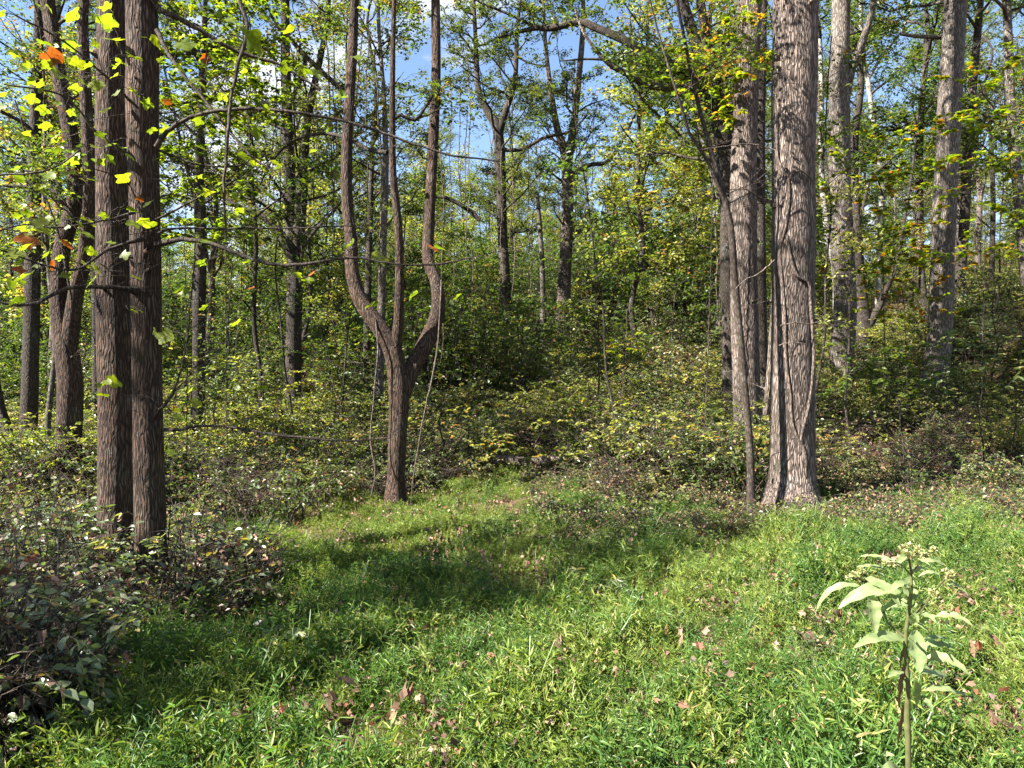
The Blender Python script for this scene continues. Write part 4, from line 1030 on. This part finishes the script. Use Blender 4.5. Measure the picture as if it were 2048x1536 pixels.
ORD = ['leftmost', 'second from left', 'third from left', 'fourth from left', 'fifth from left', 'sixth from left', 'seventh from left', 'eighth from left', 'ninth from left', 'tenth from left', 'eleventh from left', 'twelfth from left', 'thirteenth from left', 'fourteenth from left']
vs.sort(); seen = {}
for i, (px, y0, y1, d) in enumerate(vs):
    nm = min(near_tree, key=lambda q: abs(q[0] - px))[1]
    k = 7; ys = np.linspace(y0, y1, k); xs = px + rng.normal(0, 5, k).cumsum() * .6
    free_vine([P(a, b, d) for a, b in zip(xs, ys)], rng.uniform(.009, .02), '%s of the bare dark vines hanging near %s' % (ORD[seen.setdefault(nm, 0)], nm), 'bare vines hanging near ' + nm, wob=.018, leafy=int(rng.integers(0, 60)))
    seen[nm] += 1

# ------------------------------------------------------------------ the tall weed at the lower right
dW = 2.2
gz = float(hgt(1.17, dW))
wd = empty('weed', (1.17, dW, gz), 'tall pale green weed with lance-shaped leaves and yellow flower heads at lower right', 'weed')
def wp(px, py, off=0.0): return P(px, py, dW + off)
def stem_part(seq, name, off=0.0, offs=None, mat=None):
    pts = np.array([wp(a, b, off if offs is None else offs[i]) for i, (a, b, c) in enumerate(seq)]); p, r = catmull(pts, [c / FPX * dW / 2 for a, b, c in seq], .02)
    m_ = MB(); tubes(m_, p, r, 8, 0, .5, lump=.1); m_.build(name, [mat or STEM], wd)
STEM = leaf_mat('weed_stem', [(0, (.05, .07, .02)), (.5, (.08, .09, .03)), (1, (.07, .045, .03))], trans=.1)
yb = 768 + (CAMZ - gz) / dW * FPX + 20
stem_part([(1818, yb, 12), (1817, 1536, 12), (1814, 1430, 11), (1816, 1370, 9), (1811, 1280, 8), (1819, 1215, 7), (1823, 1165, 6), (1822, 1140, 5), (1815, 1105, 4)], 'stem')
for seq, of in (([(1811, 1275, 6), (1775, 1245, 4), (1768, 1225, 4), (1745, 1170, 4), (1725, 1150, 3)], [0, .03, .05, .08, .1]), ([(1817, 1240, 5), (1845, 1210, 4), (1875, 1175, 4), (1893, 1155, 3)], [0, -.03, -.06, -.08]), ([(1822, 1150, 4), (1838, 1125, 3), (1852, 1112, 3), (1866, 1104, 2)], [0, .03, .06, .08]), ([(1822, 1150, 4), (1800, 1128, 3), (1780, 1125, 2)], [0, -.04, -.08]), ([(1820, 1250, 4), (1848, 1215, 3), (1862, 1190, 3)], [0, -.04, -.06])):
    stem_part(seq, 'side_stem', offs=of)
def lance_leaf(b, m, t, w, seed, bo=0, to=0, facing=(0, -.75, .65)):
    """leaf along a curved midrib b-m-t, a mesh of its own with crosswise fold and wavy edge"""
    g = np.random.default_rng(seed)
    pb_, pm, pt = wp(*b, bo), wp(*m, (bo + to) / 2), wp(*t, to)
    n = 12; tt = np.linspace(0, 1, n)[:, None]
    c = pb_ * (1 - tt) ** 2 + 2 * tt * (1 - tt) * (2 * pm - .5 * (pb_ + pt)) + pt * tt ** 2
    tan = np.gradient(c, axis=0); tan /= np.linalg.norm(tan, axis=1, keepdims=True)
    f = np.array(facing, float); side = np.cross(tan, f); side /= np.linalg.norm(side, axis=1, keepdims=True); nn = np.cross(side, tan)
    prof = np.sin(np.clip(tt[:, 0] * .93 + .05, 0, 1) ** .75 * PI) ** .8; prof[0] = .06; prof[-1] = .01
    hw = w / FPX * dW / 2 * prof
    rows = []
    for s_, lift in ((-1, .22), (-.5, .07), (0, -.05), (.5, .07), (1, .22)):
        rows.append(c + side * (s_ * hw)[:, None] + nn * (lift * hw + (abs(s_) * hw * .25 * np.sin(np.arange(n) * 1.9 + s_ * 2 + g.uniform(0, 6))))[:, None])
    v = np.stack(rows, 1).reshape(-1, 3); idx = np.arange(n * 5).reshape(n, 5)
    fa = np.stack((idx[:-1, :-1], idx[:-1, 1:], idx[1:, 1:], idx[1:, :-1]), -1).reshape(-1, 4)
    m_ = MB(); m_.add(v, fa, 0, g.uniform(.2, .8)); m_.build('leaf', [L_WEED], wd)
LV = [((1833, 1260), (1834, 1305), (1839, 1348), 36, -.02, -.12, (0, -.95, .3)), ((1809, 1280), (1758, 1274), (1706, 1297), 24, 0, -.05, (0, -.6, .8)),
      ((1821, 1200), (1819, 1175), (1818, 1153), 30, 0, .07, (0, -.8, .6)), ((1744, 1192), (1748, 1225), (1750, 1268), 30, .03, -.03, (.1, -.95, .2)),
      ((1820, 1212), (1790, 1208), (1755, 1228), 20, 0, .05, (0, -.5, .85)), ((1802, 1185), (1735, 1182), (1676, 1218), 30, .02, .05, (0, -.6, .8)), ((1720, 1172), (1665, 1178), (1632, 1222), 15, .08, .12, (0, -.5, .85)),
      ((1730, 1157), (1772, 1178), (1804, 1220), 22, .06, .0, (0, -.7, .7)), ((1772, 1140), (1742, 1132), (1712, 1134), 11, .1, .12, (0, -.4, .9)), ((1788, 1122), (1752, 1112), (1718, 1113), 10, .05, .1, (0, -.4, .9)),
      ((1815, 1110), (1800, 1120), (1788, 1138), 12, 0, -.05, (0, -.7, .7)), ((1834, 1127), (1870, 1122), (1900, 1142), 11, -.02, 0, (0, -.5, .9)), ((1880, 1150), (1858, 1144), (1836, 1154), 9, -.06, -.05, (0, -.5, .9)),
      ((1893, 1168), (1915, 1172), (1937, 1192), 12, -.08, -.1, (0, -.5, .9)), ((1821, 1217), (1845, 1206), (1865, 1208), 14, 0, -.06, (0, -.5, .9)), ((1836, 1258), (1850, 1240), (1876, 1232), 22, 0, -.05, (0, -.5, .9)),
      ((1872, 1233), (1910, 1232), (1948, 1254), 17, -.05, -.1, (0, -.5, .9)), ((1850, 1318), (1895, 1318), (1940, 1352), 24, 0, -.06, (0, -.6, .8)), ((1838, 1340), (1862, 1345), (1896, 1352), 26, .02, .08, (0, -.5, .9)),
      ((1850, 1380), (1893, 1378), (1940, 1396), 15, .02, .05, (0, -.5, .9)), ((1808, 1344), (1790, 1346), (1775, 1356), 12, 0, -.04, (0, -.5, .9)), ((1831, 1362), (1834, 1390), (1831, 1416), 18, .03, .05, (.3, -.9, .2)),
      ((1846, 1398), (1858, 1408), (1866, 1428), 12, .02, 0, (0, -.7, .7)), ((1850, 1280), (1875, 1274), (1900, 1280), 12, .03, .1, (0, -.4, .9)), ((1778, 1530), (1770, 1510), (1790, 1512), 14, .1, .06, (0, -.6, .8)), ((1800, 1545), (1780, 1535), (1760, 1560), 22, .05, 0, (0, -.6, .8))]
for i, (b, m, t, w, bo, to, fc) in enumerate(LV): lance_leaf(b, m, t, w, 200 + i, bo, to, fc)
gx_ = np.random.default_rng(9)
for i in range(12):   # the many smaller leaves below the flower heads
    a_ = gx_.uniform(0, 2 * PI); bx, by = 1821 + gx_.normal(0, 6), gx_.uniform(1120, 1300)
    ln = gx_.uniform(38, 85); ex = bx + math.cos(a_) * ln; off = math.sin(a_) * ln / FPX * dW; by2 = by + gx_.uniform(-14, 30)
    lance_leaf((bx, by), ((bx + ex) / 2, (by + by2) / 2 - 9), (ex, by2), gx_.uniform(9, 19), 400 + i, 0, off, (0, -.5, .85))
# withered lower leaves hanging on the stem
for i, (b, m, t, w) in enumerate([((1808, 1330), (1800, 1370), (1797, 1420), 16), ((1810, 1400), (1800, 1450), (1795, 1490), 14), ((1812, 1290), (1803, 1310), (1800, 1340), 10)]):
    lance_leaf(b, m, t, w, 300 + i, .02, .03, (.4, -.8, .2))
    o = wd.children[-1] if False else [c for c in COL.objects if c.parent == wd][-1]
    o.data.materials.clear(); o.data.materials.append(L_DEAD); o['label'] = 'brown withered leaf'
L_FLOW = leaf_mat('flower_head', [(0, (.24, .25, .11)), (.6, (.34, .32, .16)), (1, (.2, .24, .11))], trans=.2)
for (fx, fy, fo) in [(1818, 1094, 0), (1837, 1100, .03), (1806, 1097, -.03), (1868, 1102, .08), (1850, 1112, .05), (1822, 1113, -.02), (1840, 1118, 0), (1771, 1126, -.08), (1785, 1130, -.05), (1708, 1150, .1), (1722, 1142, .1), (1716, 1158, .12), (1891, 1146, -.08), (1898, 1158, -.09), (1902, 1150, -.1), (1865, 1186, -.06), (1872, 1192, -.07), (1811, 1107, .02), (1830, 1108, .03), (1700, 1156, .12)]:
    c = wp(fx, fy, fo); k = 46
    m_ = MB(); dd = rnd_dir(k, -.3, 1.0)
    leaves(m_, c + dd * .004, dd, rnd_up(k, .8), .011 * rng.uniform(.6, 1.3, k), LEAF_LAN if False else LEAF_OV, 0)
    m_.build('flower_head', [L_FLOW], wd)

# ------------------------------------------------------------------ small plants with their own shape
def bush(label, cat, px, d, me, sc, group=None, name='shrub'):
    x = (px - 1024) / FPX * d
    o = bpy.data.objects.new(name, me); COL.objects.link(o); o.location = (x, d, float(hgt(x, d)) + .0)
    o.rotation_euler = (0, 0, rng.uniform(0, 6.28)); o.scale = (sc, sc, sc)
    return tag(o, label, cat, group)

def sapling(label, d, path, crown, nleaf, leaf, mat, tmpl=LEAF_OV, stems=1, rad=(200, 90), name='sapling', lw=.011):
    """thin stem up a path with leaf tiers; crown = (px, py) centre, rad = half width / height in px at distance d"""
    pts = np.array([P(a, b, d) for a, b in path])
    root = empty(name, (pts[0][0], d, float(hgt(pts[0][0], d))), label, 'young tree' if name == 'sapling' else 'shrub')
    pts[0][2] = min(pts[0][2], root.location.z) - .05
    m_ = MB(); net_ = []
    p, r = catmull(pts, np.linspace(lw, lw * .35, len(pts)), .06)
    p[1:] += rng.normal(0, .006, p[1:].shape); tubes(m_, p, r, 6, 0, .5, lump=.08); net_.append(p)
    m_.build('stem', [TWIG], root)
    cx, cy = crown; c0 = P(cx, cy, d); rx, rz = rad[0] / FPX * d, rad[1] / FPX * d
    nodes_ = p[len(p) // 4:]
    m_ = MB(); k = max(6, nleaf // 12)
    tips = c0 + np.stack((rng.uniform(-1, 1, k) * rx, rng.uniform(-1, 1, k) * rx * .9, np.round(rng.uniform(-1, 1, k) * 2.5) / 2.5 * rz + rng.normal(0, .06 * rz, k)), 1)
    tips = tips[np.argsort(np.sum((tips - c0) ** 2, 1))]
    for tp in tips:
        i = np.argmin(np.sum((nodes_ - tp) ** 2, 1) + 2.5 * np.maximum(0, nodes_[:, 2] - tp[2]) ** 2); a = nodes_[i]; t = np.linspace(0, 1, 6)[:, None]
        ln = np.linalg.norm(tp - a)
        q = a * (1 - t) + tp * t; q[:, 2] += np.sin(t[:, 0] * PI) * .12 * ln; q[1:-1] += rng.normal(0, .03 * ln, (4, 3))
        tubes(m_, q, np.linspace(.004, .0015, 6), 4, 0); nodes_ = np.vstack((nodes_, q[3:]))
        nn = 12; kk = rng.uniform(.35, 1.05, nn); ii = np.clip((kk * 5).astype(int), 0, 4); fr = kk * 5 - ii
        pos = q[ii] * (1 - fr)[:, None] + q[ii + 1] * fr[:, None]
        dv = (tp - a) / (ln + .01) * .5 + rnd_dir(nn, -.35, .1)
        leaves(m_, pos, dv, rnd_up(nn, .3), leaf * rng.uniform(.6, 1.25, nn), tmpl, 1, curl=.1)
    m_.build('foliage', [TWIG, mat], root)
    return root
sapling('dark green sapling on crooked stem between the thickest and the lichened grey trunk foot', 10.4, [(1816, 980), (1806, 900), (1798, 820), (1784, 770), (1750, 730)], (1760, 740), 900, .085, L_GREEN, rad=(130, 60))
sapling('thin sapling with drooping leaves in front of the brown leaf bank at right', 10.6, [(1974, 955), (1962, 860), (1952, 790), (1938, 745), (1930, 700)], (1960, 720), 500, .085, L_SHRUB, rad=(110, 70))
sapling('slim sapling nearest the right edge, leaning slightly right', 10.3, [(2020, 965), (2030, 860), (2034, 770), (2045, 660)], (2050, 700), 420, .085, L_SHRUB, rad=(90, 80))
sapling('many-stemmed low shrub of yellow-green leaves beside the sunlit trunk foot', 9.8, [(1455, 1000), (1450, 940), (1440, 880), (1430, 850)], (1430, 900), 600, .07, L_YEL, rad=(110, 60), name='shrub')
sapling('shrub with pale yellow leaves in the middle of the slope', 12.2, [(1060, 990), (1055, 940), (1070, 890), (1090, 850)], (1060, 880), 700, .075, L_YEL, rad=(120, 45), name='shrub')
sapling('pinkish yellow arching shrub just right of the Y-shaped trunk', 12.6, [(975, 960), (965, 900), (970, 860), (985, 830)], (975, 850), 420, .07, L_YEL, rad=(75, 45), name='shrub')
sapling('glossy green shrub right of the pale yellow one', 12.4, [(1215, 980), (1210, 900), (1200, 850), (1190, 820)], (1190, 850), 560, .08, L_GREEN, rad=(90, 60), name='shrub')
sapling('yellow-leaved sprig standing above the slope shrubs', 15, [(1180, 860), (1180, 800), (1170, 740), (1160, 700)], (1180, 695), 150, .09, L_TULIP, rad=(70, 20))
sapling('bright fern-like sprig left of the sunlit trunk', 14, [(1250, 850), (1245, 780), (1250, 720), (1262, 680)], (1258, 690), 150, .09, L_TULIP, rad=(45, 30))
sapling('young maple with orange-tinged tiers left of the forking tree', 15.5, [(1330, 800), (1345, 650), (1360, 500), (1370, 380), (1365, 320)], (1345, 400), 1300, .085, L_YEL, LEAF_LOBE, rad=(120, 110))
sapling('young maple whose bright leaf tiers cross in front of the white crooked tree', 13, [(1775, 900), (1770, 700), (1765, 500), (1770, 300)], (1770, 400), 1300, .095, L_TULIP, LEAF_LOBE, rad=(120, 160))
sapling('young maple with green-yellow leaf tiers right of the rightmost large trunk', 12.5, [(1960, 900), (1965, 700), (1970, 450), (1965, 200)], (1980, 330), 1300, .095, L_TULIP, LEAF_LOBE, rad=(110, 230))
sapling('young maple with low leaf tiers left of the rightmost large trunk', 14, [(1815, 860), (1812, 700), (1805, 560)], (1790, 560), 900, .09, L_TULIP, LEAF_LOBE, rad=(110, 90))
sapling('leafy young maple high beside the sunlit trunk top', 11.5, [(1405, 960), (1420, 600), (1425, 300), (1420, 100)], (1440, 130), 700, .09, L_TULIP, LEAF_LOBE, rad=(110, 130))
sapling('bright young tree right of the twin trunks catching the sun', 11.5, [(372, 960), (375, 700), (370, 450), (390, 250)], (400, 300), 3600, .072, L_TULIP, LEAF_LOBE, rad=(110, 200))
sapling('bright young tree behind the top of the twin trunks', 12.5, [(455, 930), (452, 600), (450, 300), (455, 60)], (480, 110), 2800, .072, L_TULIP, LEAF_LOBE, rad=(130, 150))
sapling('pale-leaved arching shrub under the vine-hung double tree', 12.5, [(545, 930), (550, 860), (560, 790), (580, 750)], (560, 790), 500, .08, L_YEL, rad=(90, 60), name='shrub')
sapling('wide pale shrub just right of the twin trunks', 13, [(420, 930), (410, 840), (430, 770), (440, 740)], (430, 760), 700, .08, L_YEL, rad=(110, 60), name='shrub')
sapling('vine leaves and stems at the foot of the front twin trunk', 6.0, [(322, 1200), (330, 1150), (318, 1110), (300, 1080)], (265, 1130), 170, .07, L_PALE, rad=(75, 60), name='creeper', lw=.006)
sapling('arching pale-leaved bramble left of the rear twin trunk', 6.3, [(120, 1220), (110, 1150), (120, 1080), (160, 1040)], (110, 1090), 360, .08, L_PALE, rad=(120, 80), name='bramble', lw=.006)
sapling('dark withered bramble arching over the bright grass right of the twin trunks', 6.6, [(330, 1190), (380, 1120), (440, 1080), (500, 1110)], (430, 1120), 260, .05, L_DEAD, rad=(100, 60), name='bramble', lw=.006)
sapling('broad-leaved pale plant low in the grass at lower left', 4.6, [(560, 1330), (562, 1300), (565, 1280)], (560, 1285), 40, .095, L_PALE, rad=(55, 28), name='weed_plant', lw=.004)
sapling('dull green lance-leaved weed in the grass at mid right', 5.2, [(1185, 1250), (1187, 1210), (1190, 1170)], (1190, 1190), 110, .1, L_PALE, LEAF_LAN, rad=(55, 45), name='weed_plant', lw=.004)
sapling('round-leaved low plant in the grass below the middle right', 3.7, [(1490, 1450), (1490, 1410)], (1490, 1400), 34, .05, L_PALE, rad=(45, 25), name='weed_plant', lw=.003)
for o in S.objects:
    if o.name.startswith(('creeper', 'bramble', 'weed_plant')): o['category'] = {'c': 'vine', 'b': 'bramble', 'w': 'weed'}[o.name[0]]

# fallen wood
def log(label, a, b, d1, d2, w, mat=BARK, up=.05):
    p0 = P(a[0], a[1], d1); p1 = P(b[0], b[1], d2)
    t = np.linspace(0, 1, 5)[:, None]; pts = p0 * (1 - t) + p1 * t; pts[:, 2] = hgt(pts[:, 0], pts[:, 1]) + up + w * .3
    p, r = catmull(pts, [w, w * .95, w * .9, w * .8, w * .6], .12)
    m_ = MB(); tubes(m_, p, r, 12, 0, .5, lump=.08); o = m_.build('fallen_log' if w > .05 else 'fallen_branch', [mat], origin=tuple(p[0]))
    tag(o, label, 'log' if w > .05 else 'branch')
log('decaying brown log lying at the head of the grassy track', (985, 935), (1135, 950), 13.2, 12.6, .09, up=.2)
log('thin fallen branch on the ground right of the thickest trunk', (1715, 975), (1770, 1002), 9.9, 9.4, .022, up=.06)
log('weathered fallen branch under the saplings at right', (1800, 1005), (1900, 960), 9.6, 10.6, .025, BARK_GR, up=.06)
log('dark bare fallen branch on the leaf bank near the right edge', (1900, 900), (2040, 890), 11.8, 11.6, .025, BARK_DK, up=.3)

# thin poles: slender young trees standing in the undergrowth
def pole_mesh(seed, h, n, leaf, mat):
    global rng
    keep = rng; rng = np.random.default_rng(seed)
    t = np.linspace(0, 1, 8); w = rng.normal(0, .07, (8, 3)).cumsum(0); w -= w[0]; w[:, 2] = 0
    p, r = catmull(np.stack((w[:, 0], w[:, 1], t * h - .3), 1), .02 * (1 - .75 * t) + .003, .2)
    a = MB(); tubes(a, p, r, 6, 0, .5, lump=.05)
    c = MB(); st, di, le, ra = stem_limbs([(p, r)], h * .35, n, .3, 1.1, .004, .009, elev=(-.1, .8))
    grow(c, st, di, le, ra, sub=3, twigs=1.6, per_twig=9, leaf=leaf, tmpl=LEAF_OV, twl=(.2, .6))
    a, c = a.mesh('stem', [BARK_DK]), c.mesh('crown', [TWIG, mat])
    rng = keep
    return a, c
PM = [pole_mesh(71, 4.5, 12, .08, L_YEL), pole_mesh(72, 6.5, 16, .085, L_GREEN), pole_mesh(73, 3.2, 10, .075, L_SHRUB)]
PN = ['yellowish', 'tall green', 'short']
ZN = ['amid the near brush', 'amid the farther brush']
n_ = 0
for _t in range(1500):
    if n_ >= 38: break
    y = rng.uniform(11.5, 27); x = rng.uniform(-.72, .72) * y
    if y < edge(x) + .7 or any((x - a) ** 2 + (y - b) ** 2 < 1.0 for a, b in occ): continue
    if -.06 < x / y < .13 and rng.random() < .8: continue
    lab = ZN[int(y > 17)] + ', ' + where(x, y).split(', ', 1)[1]
    full = None
    for k in rng.permutation(3):
        q = '%s slender sapling %s' % (PN[k], lab)
        if q not in USED: full = q; break
    if full is None:
        continue
    USED.add(full); occ.append((x, y)); n_ += 1
    r_ = empty('sapling', (x, y, float(hgt(x, y))), full, 'young tree', 'slender saplings in the undergrowth')
    r_.rotation_euler = (rng.normal(0, .04), rng.normal(0, .04), rng.uniform(0, 6.28)); sc_ = rng.uniform(.8, 1.2); r_.scale = (sc_,) * 3
    for nm, me in zip(('stem', 'crown'), PM[int(k)]):
        o = bpy.data.objects.new(nm, me); COL.objects.link(o); o.parent = r_

# bare side twigs along the long branches of the front twin trunk
m_ = MB()
for p in net:
    for _ in range(9):
        i = int(rng.integers(len(p) // 5, len(p))); a = p[i]; d = rnd_dir(1, -.4, .6)[0]; ln = rng.uniform(.15, .55)
        t = np.linspace(0, 1, 6)[:, None]; q = a + d * t * ln + rng.normal(0, .012, (6, 3)).cumsum(0) * t
        tubes(m_, q, np.linspace(.003, .0009, 6), 4, 0)
        for _k in range(2):
            j = int(rng.integers(1, 5)); d2 = d + rng.normal(0, .6, 3); q2 = q[j] + d2 * t * ln * .4
            tubes(m_, q2, np.linspace(.0016, .0007, 6), 3, 0)
tag(m_.build('twigs', [TWIG], B), kind='stuff')

# individual brush plants round the twin trunks and in the lower left corner
for lab, px, d, k, sc_ in [('knee-high bramble right against the foot of the front twin trunk', 385, 6.3, 0, .7), ('tall pale bramble just left of the rear twin trunk', 165, 6.6, 2, 1.0), ('brown twiggy bramble between the twin trunks and the bright grass', 420, 6.6, 1, 1.0),
    ('large pale-leaved bramble half way to the left edge from the twin trunks', 80, 6.2, 2, 1.15), ('withered bramble at the left edge behind the corner brush', 15, 5.6, 1, 1.2), ('pale bramble in the lower left, below the twin trunks', 140, 5.0, 0, 1.0),
    ('corner bramble nearest the camera at lower left', 40, 3.9, 2, .75), ('twiggy brown bramble above the corner bramble at lower left', 60, 4.7, 1, 1.1), ('tall pale bramble level with the forked tree foot at far left', 60, 8.2, 2, 1.3), ('dense bramble in front of the forked tree foot', 150, 8.6, 0, 1.4),
    ('bramble at the edge of the bright grass, right of the twin trunks', 500, 7.4, 1, .8), ('bramble behind the twin trunks by the clearing edge', 370, 8.8, 2, .9)]:
    bush(lab, 'bramble', px, d, BR[k], sc_, 'brambles round the twin trunks', 'bramble')
